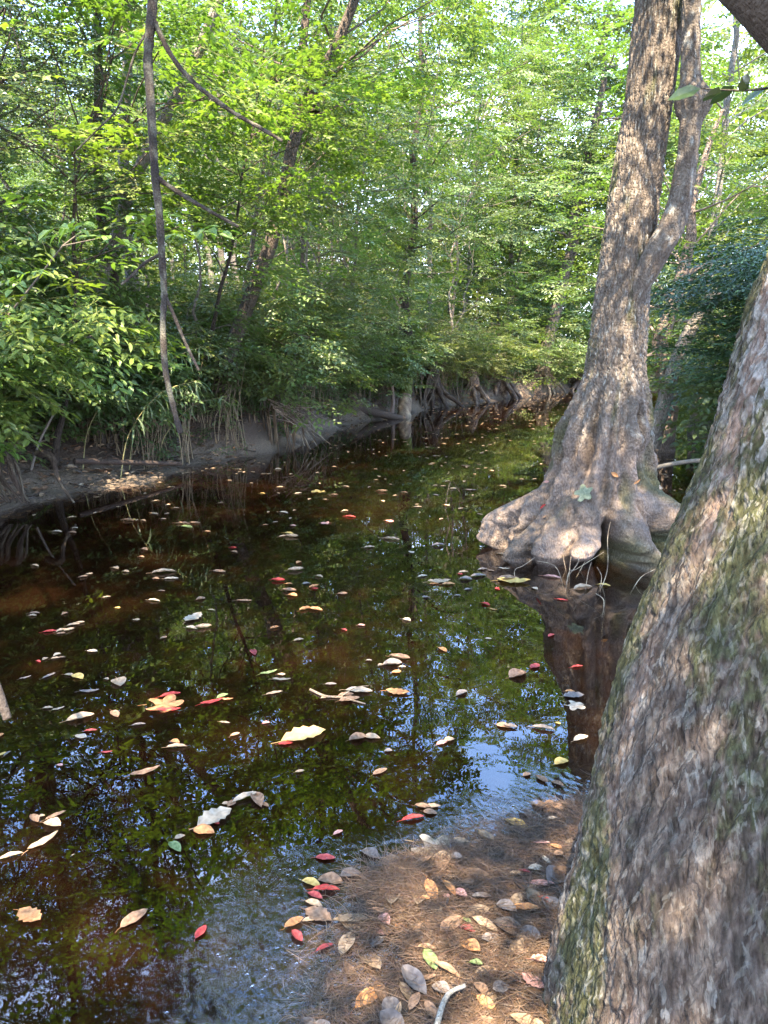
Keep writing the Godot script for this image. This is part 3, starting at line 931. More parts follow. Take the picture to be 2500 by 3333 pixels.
# ---------------------------------------------------------------- the leaning trunk beside the camera
func build_near_tree() -> void:
	var o := thing("lichen_tree", Vector3(0.82, 0, -1.42), "thick mossy, lichen-flecked trunk leaning away close by the water edge", "tree")
	# height, x and z of the axis, radius
	var line := [[-0.25, 0.0, 0.02, 0.5], [0.0, 0.0, 0.01, 0.465], [0.3, 0.01, -0.02, 0.42], [0.78, 0.06, -0.1, 0.36], [1.2, 0.165, -0.19, 0.312], [1.7, 0.3, -0.31, 0.272], [2.3, 0.52, -0.5, 0.24], [3.2, 0.9, -0.8, 0.215], [4.6, 1.4, -1.2, 0.18], [6.5, 1.8, -1.6, 0.12], [8.5, 2.0, -1.8, 0.05]]
	var heights := spread([[-0.25, 10], [0.0, 520], [2.1, 60], [3.2, 20], [8.5, 0]])
	var across := 461
	var g := Geo.new()
	for h in heights:
		var i := 0
		while i < line.size() - 2 and h > line[i + 1][0]:
			i += 1
		var l0: Array = line[i]
		var l1: Array = line[i + 1]
		var t: float = (h - l0[0]) / (l1[0] - l0[0])
		var p0: Array = line[maxi(i - 1, 0)]
		var p3: Array = line[mini(i + 2, line.size() - 1)]
		var axis := Vector3(cubic_interpolate(l0[1], l1[1], p0[1], p3[1], t), h, cubic_interpolate(l0[2], l1[2], p0[2], p3[2], t))
		var rr := lerpf(l0[3], l1[3], t)
		for k in across:
			# finer steps on the side that faces the creek and the camera
			var u := float(k) / (across - 1)
			var a := PI * 0.8 + (u / 0.82) * PI * 1.2 if u < 0.82 else TAU + ((u - 0.82) / 0.18) * PI * 0.8
			var ca := cos(a)
			var sa := -sin(a)
			var q := Vector3(ca * rr, h, sa * rr)
			var folds := sin(a * 5.0 + 0.8 * coarse.get_noise_2d(h * 40.0, 3.0) + 1.1 * h) * 0.5 + sin(a * 9.0 - 1.7 * h + 2.0) * 0.3
			var lump := coarse.get_noise_3d(q.x * 110.0, q.y * 55.0, q.z * 110.0)
			var furrow := ridge.get_noise_3d(q.x * 300.0, q.y * 62.0, q.z * 300.0)
			var flake := ridge.get_noise_3d(q.x * 640.0 + 90.0, q.y * 240.0, q.z * 640.0)
			var grit := fine.get_noise_3d(q.x * 420.0, q.y * 190.0, q.z * 420.0)
			var plate := cells.get_noise_3d(q.x * 800.0 + grit * 22.0, q.y * 260.0 + lump * 60.0, q.z * 800.0 + grit * 22.0)
			var crack := smoothstep(-1.0, -0.72, plate)
			var r := rr + folds * 0.02 * smoothstep(1.6, 0.0, h) + lump * 0.02 - maxf(furrow, 0.0) * 0.016 + flake * 0.003 + grit * 0.004 + (crack - 0.7) * 0.0022
			var p := axis + Vector3(ca * r, 0, sa * r)
			var col := Color(0.18, 0.143, 0.112).lerp(Color(0.08, 0.063, 0.05), clampf(fine.get_noise_3d(q.x * 260.0 + 60.0, q.y * 40.0, q.z * 260.0) * 1.8 + 0.45, 0.0, 1.0))
			var tan_ := clampf(coarse.get_noise_3d(q.x * 160.0 + 70.0, q.y * 60.0, q.z * 160.0) * 3.6 - 0.05, 0.0, 1.0)
			col = col.lerp(Color(0.3, 0.215, 0.165), tan_ * 0.9)
			var moss := clampf(coarse.get_noise_3d(q.x * 130.0 + 800.0, q.y * 42.0, q.z * 130.0) * 4.6 + grit * 1.2 - 0.2, 0.0, 1.0)
			col = col.lerp(Color(0.062, 0.068, 0.03).lerp(Color(0.1, 0.105, 0.05), clampf(grit + 0.4, 0.0, 1.0)), moss * 0.95)
			var zone := clampf(coarse.get_noise_3d(q.x * 70.0 + 40.0, q.y * 40.0 + 17.0, q.z * 70.0) * 2.2 + 0.35, 0.0, 1.0)
			var fleck := smoothstep(0.2, 0.36, fine.get_noise_3d(q.x * 330.0 + 9.0, q.y * 150.0, q.z * 330.0) + zone * 0.34 - 0.12)
			col = col.lerp(Color(0.4, 0.4, 0.36).lerp(Color(0.58, 0.54, 0.5), clampf(grit + 0.3, 0.0, 1.0)), fleck * 0.75 * zone)
			col.a = 1.0
			r += fleck * 0.0015 + moss * 0.003
			p = axis + Vector3(ca * r, 0, sa * r)
			g.add(p, Vector3.UP, Vector2(a, h), col)
	g.grid(across, heights.size())
	g.face_normals(across, true)
	put("trunk", g.mesh(mats.near_bark), o)
	# the limb that turns back over the creek
	var limb := Geo.new()
	var pts := smoothed(PackedVector3Array([Vector3(0.48, 1.95, -0.5), Vector3(0.7, 2.08, -0.83), Vector3(0.5, 2.3, -1.0), Vector3(0.35, 2.42, -1.03), Vector3(0.2, 2.55, -1.05), Vector3(-0.22, 2.95, -1.18), Vector3(-0.82, 3.6, -1.38), Vector3(-1.12, 4.8, -1.48)]), 5)
	limb.tube(pts, tapered(pts.size(), 0.14, 0.05), 24, Color(0.12, 0.1, 0.082))
	put("limb", limb.mesh(mats.old_bark), o)
	rng.seed = 401
	var clumps := PackedVector3Array()
	var b := Geo.new()
	for k in 60:
		var y := lerpf(4.6, 10.0, rng.randf())
		var a := rnd(0, TAU)
		var w := rnd(0.4, 2.6)
		var root := Vector3(1.4 + 0.1 * (y - 4.6), minf(y * 0.85, 8.2), -1.2 - 0.1 * (y - 4.6))
		if k % 3 == 0:
			root = Vector3(-1.12, 4.8, -1.48)
			y = rnd(4.6, 8.0)
		var c := Vector3(root.x + cos(a) * w, y, root.z + sin(a) * w)
		clumps.append(c)
		b.tube(bent(root, c, 4, 0.15, 0.1), tapered(5, 0.03, 0.006), 5, DARK_BARK, false)
	put("branches", b.mesh(mats.twig), o)
	foliage(o, "oak", clumps, Vector3(1, 6, -1.5), 12, Vector3(0.9, 0.5, 0.9), MID_GREEN)

# leaves that have settled on the swollen foot
func build_foot_leaves() -> void:
	rng.seed = 501
	var list := [[4.28, 0.5, 0.13, "n", "M", "pale green lobed leaf stuck upright on the swollen foot"], [4.78, 0.62, 0.06, "o", "e", "orange leaf in a groove high on the swollen foot"], [5.1, 0.58, 0.06, "o", "n", "narrow orange leaf beside the groove on the swollen foot"], [5.6, 0.52, 0.07, "t", "e", "tan leaf on the right-hand lump of the swollen foot"], [3.6, 0.36, 0.07, "r", "n", "red leaf caught on the left root of the swollen foot"], [3.75, 0.3, 0.05, "b", "e", "brown leaf caught on the left root of the swollen foot"], [3.3, 0.52, 0.04, "k", "e", "small pink leaf on top of the leftmost root hump"]]
	for q in list:
		var a: float = q[0]
		var h: float = q[1]
		var at := func(aa: float, hh: float) -> Vector3:
			var r := swollen_radius(aa, hh) + 0.03
			return Vector3(1.56 + 0.11 * smoothstep(0.0, 1.3, hh) + cos(aa) * r, hh, -5.75 - 0.015 * hh - sin(aa) * r)
		var p: Vector3 = at.call(a, h)
		var tx: Vector3 = (at.call(a + 0.06, h) - p).normalized()
		var ty: Vector3 = (at.call(a, h + 0.05) - p).normalized()
		var n := tx.cross(ty).normalized()
		if n.dot(Vector3(cos(a), 0.2, -sin(a))) < 0.0:
			n = -n
		var d := (tx * 0.7 + ty * rnd(-0.4, 0.7)).normalized()
		var s: float = q[2]
		var list2: Array = mats.fallen[q[4]]
		var o := put({"n": "green_leaf", "o": "orange_leaf", "t": "tan_leaf", "r": "red_leaf", "b": "brown_leaf", "k": "pink_leaf"}[q[3]], list2[0], self)
		o.set_surface_override_material(0, mats.skins[q[3]] if q[3] != "n" else mats.skins["s"])
		o.transform = Transform3D(Basis(d * s, n * s, d.cross(n) * s), p)
		tag(o, q[5], "leaf")

const FALLEN := [
	["large yellow-veined tan toothed leaf drifting in open mid creek", "v", "O", [-0.316, -2.798, 0.162, 0.46]],
	["large pale lobed leaf floating at the foamy edge of the fibre mat", "p", "M", [0.153, -2.103, 0.116, -0.45]],
	["grey oval leaf lying on the wet brown fibre mat", "g", "e", [0.073, -1.577, 0.081, -0.96, 0.270, -1.861, 0.055, 0.27]],
	["large pale toothed leaf floating on the near water across from the fibre mat", "p", "O", [-0.551, -2.257, 0.115, 0.80]],
	["orange oval leaf lying on the wet brown fibre mat", "o", "e", [-0.035, -1.545, 0.077, 0.76, 0.131, -1.887, 0.069, -1.33]],
	["tan oval leaf lying on the wet brown fibre mat", "t", "e", [-0.095, -1.712, 0.074, 1.26, 0.265, -1.759, 0.067, -0.59]],
	["large orange lobed leaf floating on the dark water below mid creek", "o", "M", [-0.945, -3.082, 0.133, 0.12]],
	["orange toothed leaf floating on the near water across from the fibre mat", "o", "O", [-0.953, -1.811, 0.077, -0.52]],
	["tan narrow leaf floating on the near water across from the fibre mat", "t", "n", [-1.056, -2.132, 0.090, 0.97, -1.122, -2.063, 0.059, 0.49]],
	["brown oval leaf floating on the near water across from the fibre mat", "b", "e", [-0.670, -1.802, 0.075, 0.92, -0.428, -2.357, 0.082, -1.14, -1.133, -2.248, 0.051, -0.80]],
	["brown toothed leaf floating at the foamy edge of the fibre mat", "b", "O", [-0.177, -1.815, 0.076, -0.53]],
	["orange narrow leaf lying on the wet brown fibre mat", "o", "n", [0.379, -1.815, 0.074, -0.04, 0.181, -1.898, 0.072, -1.21, 0.034, -1.767, 0.063, -0.00]],
	["brown oval leaf lying on the wet brown fibre mat", "b", "e", [0.177, -1.761, 0.071, 0.64]],
	["pink toothed leaf lying on the wet brown fibre mat", "k", "O", [0.357, -1.566, 0.062, -0.77]],
	["brown narrow leaf lying on the wet brown fibre mat", "b", "n", [0.153, -1.605, 0.063, -0.47, -0.005, -1.815, 0.052, -0.27]],
	["large yellow toothed leaf drifted up before the swollen tree's foot", "y", "O", [0.848, -4.854, 0.186, -0.11]],
	["brown narrow leaf floating on the near water across from the fibre mat", "b", "n", [-0.863, -2.535, 0.095, 0.54, -1.075, -2.271, 0.059, 0.75]],
	["green oval leaf lying on the wet brown fibre mat", "n", "e", [0.115, -1.642, 0.061, -1.19]],
	["pale narrow leaf floating on the near water across from the fibre mat", "p", "n", [-0.470, -2.372, 0.086, 0.61]],
	["red narrow leaf floating at the foamy edge of the fibre mat", "r", "n", [-0.163, -1.915, 0.068, -0.00, 0.094, -2.253, 0.067, 0.27]],
	["tan oval leaf floating on the dark water below mid creek", "t", "e", [-1.257, -2.952, 0.100, 0.63, -0.989, -4.010, 0.080, 0.33, -0.607, -5.123, 0.098, 0.34, -0.748, -6.086, 0.104, -0.33, -1.716, -4.049, 0.061, 0.54, -1.744, -3.960, 0.055, 0.82, -1.706, -3.967, 0.053, 0.86, -0.447, -3.825, 0.050, 0.48, -0.434, -4.973, 0.056, -0.58, -0.819, -6.108, 0.065, 0.55]],
	["pale oval leaf drifting in open mid creek", "p", "e", [-0.112, -3.208, 0.108, -0.19]],
	["yellow oval leaf floating at the foamy edge of the fibre mat", "y", "e", [0.426, -2.220, 0.075, -0.69, -0.208, -1.941, 0.054, -0.45]],
	["brown rounded leaf floating at the foamy edge of the fibre mat", "b", "w", [-0.155, -1.951, 0.065, -0.12]],
	["small orange oval leaf lying on the wet brown fibre mat", "o", "e", [0.235, -1.508, 0.049, -0.81, 0.522, -2.081, 0.033, -0.22, 0.112, -1.857, 0.026, -0.28]],
	["pink narrow leaf lying on the wet brown fibre mat", "k", "n", [0.445, -1.917, 0.062, -0.10]],
	["large pale toothed leaf floating on the dark water below mid creek", "p", "O", [-1.079, -4.157, 0.131, 1.18]],
	["orange rounded leaf lying on the wet brown fibre mat", "o", "w", [0.220, -1.684, 0.052, -0.73]],
	["pink narrow leaf floating at the foamy edge of the fibre mat", "k", "n", [0.565, -2.322, 0.070, 0.34]],
	["small brown oval leaf lying on the wet brown fibre mat", "b", "e", [0.108, -1.493, 0.045, -1.02, 0.071, -1.519, 0.043, 1.01, 0.107, -1.678, 0.042, -0.00, 0.343, -1.660, 0.038, 0.13, 0.107, -1.585, 0.036, 0.15, 0.120, -2.012, 0.041, 0.51]],
	["red narrow leaf floating on the dark water below mid creek", "r", "n", [-0.912, -3.024, 0.090, 0.07, -0.745, -3.098, 0.087, 0.46, -0.943, -3.167, 0.081, 0.52, -1.802, -3.947, 0.067, 0.31]],
	["small grey rounded leaf lying on the wet brown fibre mat", "g", "w", [0.135, -1.550, 0.046, -0.62, 0.273, -1.712, 0.046, 0.28, 0.275, -1.550, 0.041, 0.40, 0.215, -2.043, 0.034, -0.26]],
	["orange rounded leaf floating on the near water across from the fibre mat", "o", "w", [-0.570, -2.186, 0.064, -0.27]],
	["orange toothed leaf drifting in open mid creek", "o", "O", [0.060, -3.194, 0.092, -0.23]],
	["orange oval leaf floating at the foamy edge of the fibre mat", "o", "e", [-0.239, -1.784, 0.051, 0.64]],
	["grey narrow leaf floating in the swollen tree's dark reflection", "g", "n", [0.640, -2.860, 0.081, -0.34]],
	["brown rounded leaf floating in the swollen tree's dark reflection", "b", "w", [0.625, -3.379, 0.095, 0.62, 0.483, -2.882, 0.053, -0.55]],
	["grey rounded leaf lying on the wet brown fibre mat", "g", "w", [0.330, -1.818, 0.051, -0.42]],
	["large tan narrow leaf drifting mid creek towards the left bank", "t", "n", [-1.498, -5.068, 0.142, 0.28]],
	["small tan narrow leaf lying on the wet brown fibre mat", "t", "n", [0.032, -1.491, 0.041, 1.31]],
	["grey rounded leaf floating at the foamy edge of the fibre mat", "g", "w", [-0.042, -2.072, 0.057, -0.66, -0.097, -1.979, 0.054, 0.15]],
	["large tan toothed leaf drifted up before the swollen tree's foot", "t", "O", [0.360, -4.852, 0.134, 0.17]],
	["large brown oval leaf drifted up before the swollen tree's foot", "b", "e", [0.820, -4.916, 0.136, 0.31]],
	["small pink toothed leaf lying on the wet brown fibre mat", "k", "O", [0.384, -1.634, 0.045, -0.26]],
	["green oval leaf floating on the near water across from the fibre mat", "n", "e", [-0.641, -2.107, 0.058, -0.77]],
	["grey toothed leaf floating in the swollen tree's dark reflection", "g", "O", [0.834, -3.159, 0.086, 0.19]],
	["tan rounded leaf floating on the dark water below mid creek", "t", "w", [-1.213, -3.300, 0.090, -1.09]],
	["brown oval leaf drifting in open mid creek", "b", "e", [-0.150, -3.123, 0.085, 0.39, 0.077, -3.580, 0.093, -0.28, -0.169, -3.167, 0.064, 0.26]],
	["small brown rounded leaf lying on the wet brown fibre mat", "b", "w", [0.227, -1.545, 0.041, -0.70, 0.574, -2.298, 0.037, -0.68, 0.521, -2.050, 0.031, -0.00, -0.070, -1.769, 0.023, 0.79]],
	["small maroon narrow leaf floating at the foamy edge of the fibre mat", "m", "n", [-0.150, -1.700, 0.045, 0.50]],
	["tan rounded leaf floating on the near water across from the fibre mat", "t", "w", [-1.066, -2.223, 0.058, -0.31]],
	["maroon oval leaf floating at the foamy edge of the fibre mat", "m", "e", [-0.176, -2.055, 0.053, -0.08]],
	["pale lobed leaf floating in the swollen tree's dark reflection", "p", "M", [0.816, -3.064, 0.078, -0.76]],
	["large tan oval leaf drifted up before the swollen tree's foot", "t", "e", [1.267, -4.715, 0.119, 0.33]],
	["tan narrow leaf floating on the dark water below mid creek", "t", "n", [-0.795, -2.714, 0.068, 0.15, -0.473, -3.330, 0.075, -0.00, -0.487, -3.188, 0.069, 0.50]],
	["small maroon oval leaf floating at the foamy edge of the fibre mat", "m", "e", [-0.225, -1.737, 0.044, -0.95, -0.193, -1.892, 0.044, -0.53]],
	["small red oval leaf floating on the near water across from the fibre mat", "r", "e", [-0.480, -1.754, 0.044, 1.22]],
	["small tan oval leaf floating at the foamy edge of the fibre mat", "t", "e", [-0.194, -1.860, 0.046, -0.40, 0.163, -2.322, 0.046, -0.00, -0.201, -1.796, 0.031, 0.17]],
	["small grey oval leaf lying on the wet brown fibre mat", "g", "e", [-0.015, -1.719, 0.043, 0.84]],
	["grey rounded leaf drifting in open mid creek", "g", "w", [0.041, -3.510, 0.085, 0.23]],
	["brown rounded leaf drifting in open mid creek", "b", "w", [-0.103, -2.782, 0.065, 0.41, -0.259, -4.601, 0.055, 0.24]],
	["pale oval leaf floating in the swollen tree's dark reflection", "p", "e", [0.771, -2.779, 0.065, 0.52]],
	["grey narrow leaf floating on the dark water below mid creek", "g", "n", [-1.314, -3.206, 0.074, 0.14, -1.563, -3.373, 0.062, 1.02]],
	["brown oval leaf floating on the dark water below mid creek", "b", "e", [-1.124, -2.986, 0.068, -0.93, -0.597, -4.658, 0.085, -0.24]],
	["green narrow leaf floating on the dark water below mid creek", "n", "n", [-0.544, -3.407, 0.077, 0.50]],
	["small pale oval leaf lying on the wet brown fibre mat", "p", "e", [0.442, -1.984, 0.045, 0.14]],
	["small pink rounded leaf lying on the wet brown fibre mat", "k", "w", [0.002, -1.784, 0.040, -1.00, 0.210, -1.872, 0.040, -0.58, 0.171, -1.865, 0.024, -0.65]],
	["small pink oval leaf lying on the wet brown fibre mat", "k", "e", [-0.000, -1.747, 0.039, -0.00]],
	["large tan narrow leaf drifting in open mid creek", "t", "n", [0.054, -6.008, 0.132, -0.43]],
	["pink narrow leaf drifted up before the swollen tree's foot", "k", "n", [1.120, -4.958, 0.108, -0.41]],
	["small pale narrow leaf lying on the wet brown fibre mat", "p", "n", [0.480, -2.025, 0.044, -1.26]],
	["brown oval leaf floating at the foamy edge of the fibre mat", "b", "e", [-0.014, -2.537, 0.055, 0.64]],
	["yellow rounded leaf floating at the foamy edge of the fibre mat", "y", "w", [0.655, -2.600, 0.055, 0.43]],
	["small pink narrow leaf lying on the wet brown fibre mat", "k", "n", [0.482, -2.103, 0.045, -0.24]],
	["tan rounded leaf drifting in open mid creek", "t", "w", [-0.047, -2.790, 0.058, -0.23]],
	["small brown oval leaf floating at the foamy edge of the fibre mat", "b", "e", [0.129, -2.318, 0.047, -0.20, 0.560, -2.483, 0.049, -0.95, 0.609, -2.457, 0.043, -0.65]],
	["small maroon rounded leaf lying on the wet brown fibre mat", "m", "w", [0.217, -1.744, 0.035, -0.38]],
	["grey oval leaf drifting in open mid creek", "g", "e", [0.344, -3.184, 0.063, 0.72, 0.420, -5.800, 0.097, 0.32]],
	["yellow rounded leaf floating on the dark water below mid creek", "y", "w", [-1.424, -3.360, 0.066, -0.60]],
	["grey oval leaf drifted up before the swollen tree's foot", "g", "e", [0.632, -4.984, 0.098, 0.32, 0.680, -5.143, 0.065, 0.39]],
	["brown narrow leaf floating on the dark water below mid creek", "b", "n", [-0.846, -4.466, 0.088, -0.14]],
	["orange oval leaf floating on the dark water below mid creek", "o", "e", [-0.404, -4.307, 0.083, -0.29, -0.463, -4.310, 0.069, 0.76, -0.448, -4.744, 0.065, 0.71]],
	["large green oval leaf drifting mid creek towards the left bank", "n", "e", [-1.685, -6.432, 0.119, -0.56]],
	["pink oval leaf drifting in open mid creek", "k", "e", [0.226, -2.746, 0.050, 0.60]],
	["red oval leaf drifting in open mid creek", "r", "e", [-0.381, -2.741, 0.050, 0.19]],
	["small green rounded leaf lying on the wet brown fibre mat", "n", "w", [0.225, -1.625, 0.030, -0.32]],
	["maroon oval leaf floating on the dark water below mid creek", "m", "e", [-0.656, -3.654, 0.066, -1.16]],
	["brown oval leaf drifting mid creek towards the left bank", "b", "e", [-1.127, -5.088, 0.092, -0.36, -2.265, -6.686, 0.101, -0.27, -1.650, -6.586, 0.099, -0.41, -2.017, -4.241, 0.054, 0.21, -1.123, -5.608, 0.065, -0.64, -2.006, -4.959, 0.054, 0.61, -1.471, -6.273, 0.053, -0.47]],
	["small green oval leaf lying on the wet brown fibre mat", "n", "e", [0.216, -1.776, 0.032, -0.52]],
	["small brown rounded leaf floating at the foamy edge of the fibre mat", "b", "w", [0.152, -2.287, 0.041, -0.28, 0.512, -2.516, 0.030, 0.46]],
	["small tan oval leaf lying on the wet brown fibre mat", "t", "e", [-0.046, -1.961, 0.035, -0.17, 0.378, -1.960, 0.032, 0.25]],
	["small red oval leaf lying on the wet brown fibre mat", "r", "e", [0.441, -1.847, 0.033, -0.65]],
	["large brown narrow leaf drifting mid creek towards the left bank", "b", "n", [-1.754, -6.566, 0.116, -0.00]],
	["grey oval leaf floating in the swollen tree's dark reflection", "g", "e", [0.511, -2.874, 0.050, -0.42]],
	["orange oval leaf drifting in open mid creek", "o", "e", [0.296, -3.691, 0.063, -1.02]],
	["small grey narrow leaf floating on the dark water below mid creek", "g", "n", [-0.998, -2.894, 0.049, 0.23, -1.420, -2.664, 0.037, 1.36, -1.664, -3.351, 0.047, 0.69]],
	["green oval leaf floating on the dark water below mid creek", "n", "e", [-0.710, -3.155, 0.054, 0.84]],
	["red oval leaf floating on the dark water below mid creek", "r", "e", [-0.695, -4.878, 0.082, -0.18]],
	["pale narrow leaf drifting mid creek towards the left bank", "p", "n", [-1.390, -4.463, 0.074, -0.26]],
	["small pale rounded leaf floating on the dark water below mid creek", "p", "w", [-1.193, -2.794, 0.046, -0.29, -1.628, -3.623, 0.039, 1.06]],
	["maroon rounded leaf floating in the swollen tree's dark reflection", "m", "w", [0.725, -3.478, 0.058, 0.74]],
	["pale oval leaf drifting mid creek towards the left bank", "p", "e", [-1.410, -4.924, 0.081, 0.19, -2.724, -6.261, 0.078, -0.00, -2.626, -6.395, 0.051, -0.00]],
	["large yellow lobed leaf drifting on the far water below the bank", "y", "M", [-0.691, -8.101, 0.134, 0.82]],
	["small brown rounded leaf floating on the near water across from the fibre mat", "b", "w", [-0.512, -2.337, 0.038, 1.15]],
	["orange narrow leaf floating on the dark water below mid creek", "o", "n", [-0.686, -3.127, 0.051, -0.00]],
	["orange oval leaf drifted up before the swollen tree's foot", "o", "e", [0.416, -4.798, 0.078, 0.19, 0.325, -4.809, 0.054, -0.00]],
	["pale narrow leaf drifted up before the swollen tree's foot", "p", "n", [1.268, -5.383, 0.087, -0.44, 0.832, -5.164, 0.069, -0.24]],
	["small maroon narrow leaf floating on the dark water below mid creek", "m", "n", [-1.175, -2.843, 0.046, 0.18, -1.050, -2.676, 0.039, 0.13]],
	["small tan narrow leaf floating on the dark water below mid creek", "t", "n", [-1.381, -3.035, 0.048, 0.70, -0.651, -2.913, 0.042, -0.28]],
	["grey rounded leaf drifted up before the swollen tree's foot", "g", "w", [0.540, -4.908, 0.077, -0.00]],
	["red narrow leaf floating in the swollen tree's dark reflection", "r", "n", [0.926, -3.478, 0.053, 0.28, 1.082, -4.484, 0.062, -0.44]],
	["pale oval leaf floating on the dark water below mid creek", "p", "e", [-1.054, -3.998, 0.060, -0.26]],
	["yellow oval leaf drifted up before the swollen tree's foot", "y", "e", [1.417, -4.779, 0.072, -0.28]],
	["small tan rounded leaf drifting in open mid creek", "t", "w", [0.255, -2.766, 0.041, 0.48, -0.262, -3.143, 0.031, 0.71, -0.015, -3.493, 0.031, 0.49, -0.128, -4.041, 0.035, -0.30]],
	["small maroon oval leaf lying on the wet brown fibre mat", "m", "e", [0.407, -1.971, 0.029, -0.46]],
	["small pink oval leaf floating at the foamy edge of the fibre mat", "k", "e", [-0.145, -2.179, 0.032, 0.65]],
	["yellow oval leaf floating on the dark water below mid creek", "y", "e", [-0.789, -6.195, 0.088, -0.41]],
	["small grey oval leaf drifting in open mid creek", "g", "e", [-0.242, -3.281, 0.046, -0.00, -0.074, -3.555, 0.028, -0.00]],
	["small tan oval leaf floating on the dark water below mid creek", "t", "e", [-1.472, -3.379, 0.047, -0.16, -1.430, -3.043, 0.037, 0.26, -1.691, -4.081, 0.044, 0.25, -1.621, -3.581, 0.038, 0.46, -2.008, -4.199, 0.042, -0.00]],
	["pale toothed leaf floating on the dark water below mid creek", "p", "O", [-1.471, -3.671, 0.051, -0.17]],
	["orange rounded leaf floating on the dark water below mid creek", "o", "w", [-0.568, -4.564, 0.063, -0.32]],
	["tan oval leaf drifting in open mid creek", "t", "e", [-0.114, -5.744, 0.079, 0.26]],
	["small brown oval leaf floating on the near water across from the fibre mat", "b", "e", [-0.399, -2.332, 0.032, -0.65]],
	["small tan rounded leaf floating on the near water across from the fibre mat", "t", "w", [-0.639, -2.157, 0.029, 0.48, -0.532, -2.339, 0.022, -0.00, -1.119, -2.267, 0.018, 0.42]],
	["small orange rounded leaf floating on the dark water below mid creek", "o", "w", [-0.812, -2.752, 0.037, -0.29, -1.513, -2.807, 0.027, 1.47, -0.605, -5.313, 0.050, 1.07]],
	["small brown oval leaf floating on the dark water below mid creek", "b", "e", [-0.589, -2.807, 0.037, 0.62, -0.594, -4.005, 0.043, 0.63, -1.731, -3.917, 0.041, 0.37, -1.594, -3.592, 0.031, 0.28]],
	["red narrow leaf drifting in open mid creek", "r", "n", [-0.304, -6.835, 0.090, -0.32]],
	["brown oval leaf drifting on the far water below the bank", "b", "e", [-0.017, -8.092, 0.107, -0.37, 0.212, -8.024, 0.072, -0.27, -0.518, -7.892, 0.069, -0.00]],
	["grey narrow leaf drifting on the far water below the bank", "g", "n", [0.933, -8.190, 0.107, -0.19]],
	["pale oval leaf drifted up before the swollen tree's foot", "p", "e", [0.257, -4.977, 0.065, 0.49]],
	["small tan rounded leaf lying on the wet brown fibre mat", "t", "w", [0.543, -2.231, 0.029, -0.00]],
	["small orange rounded leaf drifting in open mid creek", "o", "w", [0.059, -3.414, 0.043, 0.45]],
	["small maroon oval leaf floating in the swollen tree's dark reflection", "m", "e", [0.890, -3.889, 0.049, 0.82]],
	["tan oval leaf drifted up before the swollen tree's foot", "t", "e", [0.540, -5.075, 0.064, 0.38, 0.876, -5.549, 0.063, -0.68]],
	["pale toothed leaf drifting in open mid creek", "p", "O", [0.127, -4.126, 0.052, -0.68]],
	["small orange oval leaf floating in the swollen tree's dark reflection", "o", "e", [0.827, -3.204, 0.040, -0.00]],
	["pink lobed leaf floating on the dark water below mid creek", "k", "M", [-0.508, -6.584, 0.081, -0.00]],
	["tan oval leaf drifting mid creek towards the left bank", "t", "e", [-2.119, -6.974, 0.086, -0.53, -2.450, -5.232, 0.057, -0.30, -2.815, -6.809, 0.072, 0.62, -2.133, -6.679, 0.059, -0.47]],
	["pale oval leaf drifting on the far water below the bank", "p", "e", [-0.935, -7.023, 0.086, -0.35, -0.901, -7.996, 0.070, 0.57, 0.750, -8.250, 0.065, -0.00]],
	["red oval leaf floating in the swollen tree's dark reflection", "r", "e", [0.607, -4.400, 0.054, -0.75]],
	["small tan oval leaf floating on the near water across from the fibre mat", "t", "e", [-0.304, -2.537, 0.030, 0.37]],
	["large brown oval leaf drifting on the far water below the bank", "b", "e", [1.056, -9.899, 0.117, -0.51]],
	["tan rounded leaf drifting mid creek towards the left bank", "t", "w", [-1.867, -5.170, 0.060, -0.43]],
	["brown rounded leaf drifting mid creek towards the left bank", "b", "w", [-1.116, -4.498, 0.052, 0.52, -1.818, -5.676, 0.062, -0.50, -2.578, -6.232, 0.064, -0.38]],
	["pink rounded leaf drifting in open mid creek", "k", "w", [0.048, -6.650, 0.076, -0.56]],
	["small orange oval leaf floating on the dark water below mid creek", "o", "e", [-0.599, -4.002, 0.045, 0.61, -0.618, -4.809, 0.043, -0.00]],
	["small grey rounded leaf drifting in open mid creek", "g", "w", [0.016, -2.685, 0.029, 0.21, 0.256, -4.535, 0.041, -0.00]],
	["small yellow oval leaf floating on the dark water below mid creek", "y", "e", [-1.436, -2.658, 0.028, 1.07]],
	["small tan rounded leaf floating on the dark water below mid creek", "t", "w", [-0.481, -3.386, 0.034, -0.00, -1.394, -4.130, 0.037, -0.00, -1.666, -3.571, 0.029, 1.06, -1.283, -3.336, 0.025, -0.30]],
	["small pale rounded leaf drifted up before the swollen tree's foot", "p", "w", [0.956, -4.705, 0.048, -0.94]],
	["small grey rounded leaf floating on the dark water below mid creek", "g", "w", [-0.504, -4.816, 0.048, 0.30]],
	["small tan narrow leaf drifting mid creek towards the left bank", "t", "n", [-1.005, -4.293, 0.043, -0.28]],
	["pale rounded leaf drifted up before the swollen tree's foot", "p", "w", [0.206, -5.596, 0.056, -1.04]],
	["small orange narrow leaf floating in the swollen tree's dark reflection", "o", "n", [0.639, -4.310, 0.043, -0.58]],
	["small grey rounded leaf floating in the swollen tree's dark reflection", "g", "w", [0.534, -4.692, 0.046, 0.31]],
	["small brown rounded leaf floating on the dark water below mid creek", "b", "w", [-1.163, -3.856, 0.037, 0.88]],
	["tan oval leaf drifting on the far water below the bank", "t", "e", [-0.422, -8.404, 0.080, -0.55, -0.366, -7.090, 0.062, 0.50, -1.987, -7.231, 0.057, -0.00]],
	["small brown rounded leaf drifting mid creek towards the left bank", "b", "w", [-1.513, -4.924, 0.047, -0.33, -1.836, -4.232, 0.038, 1.11]],
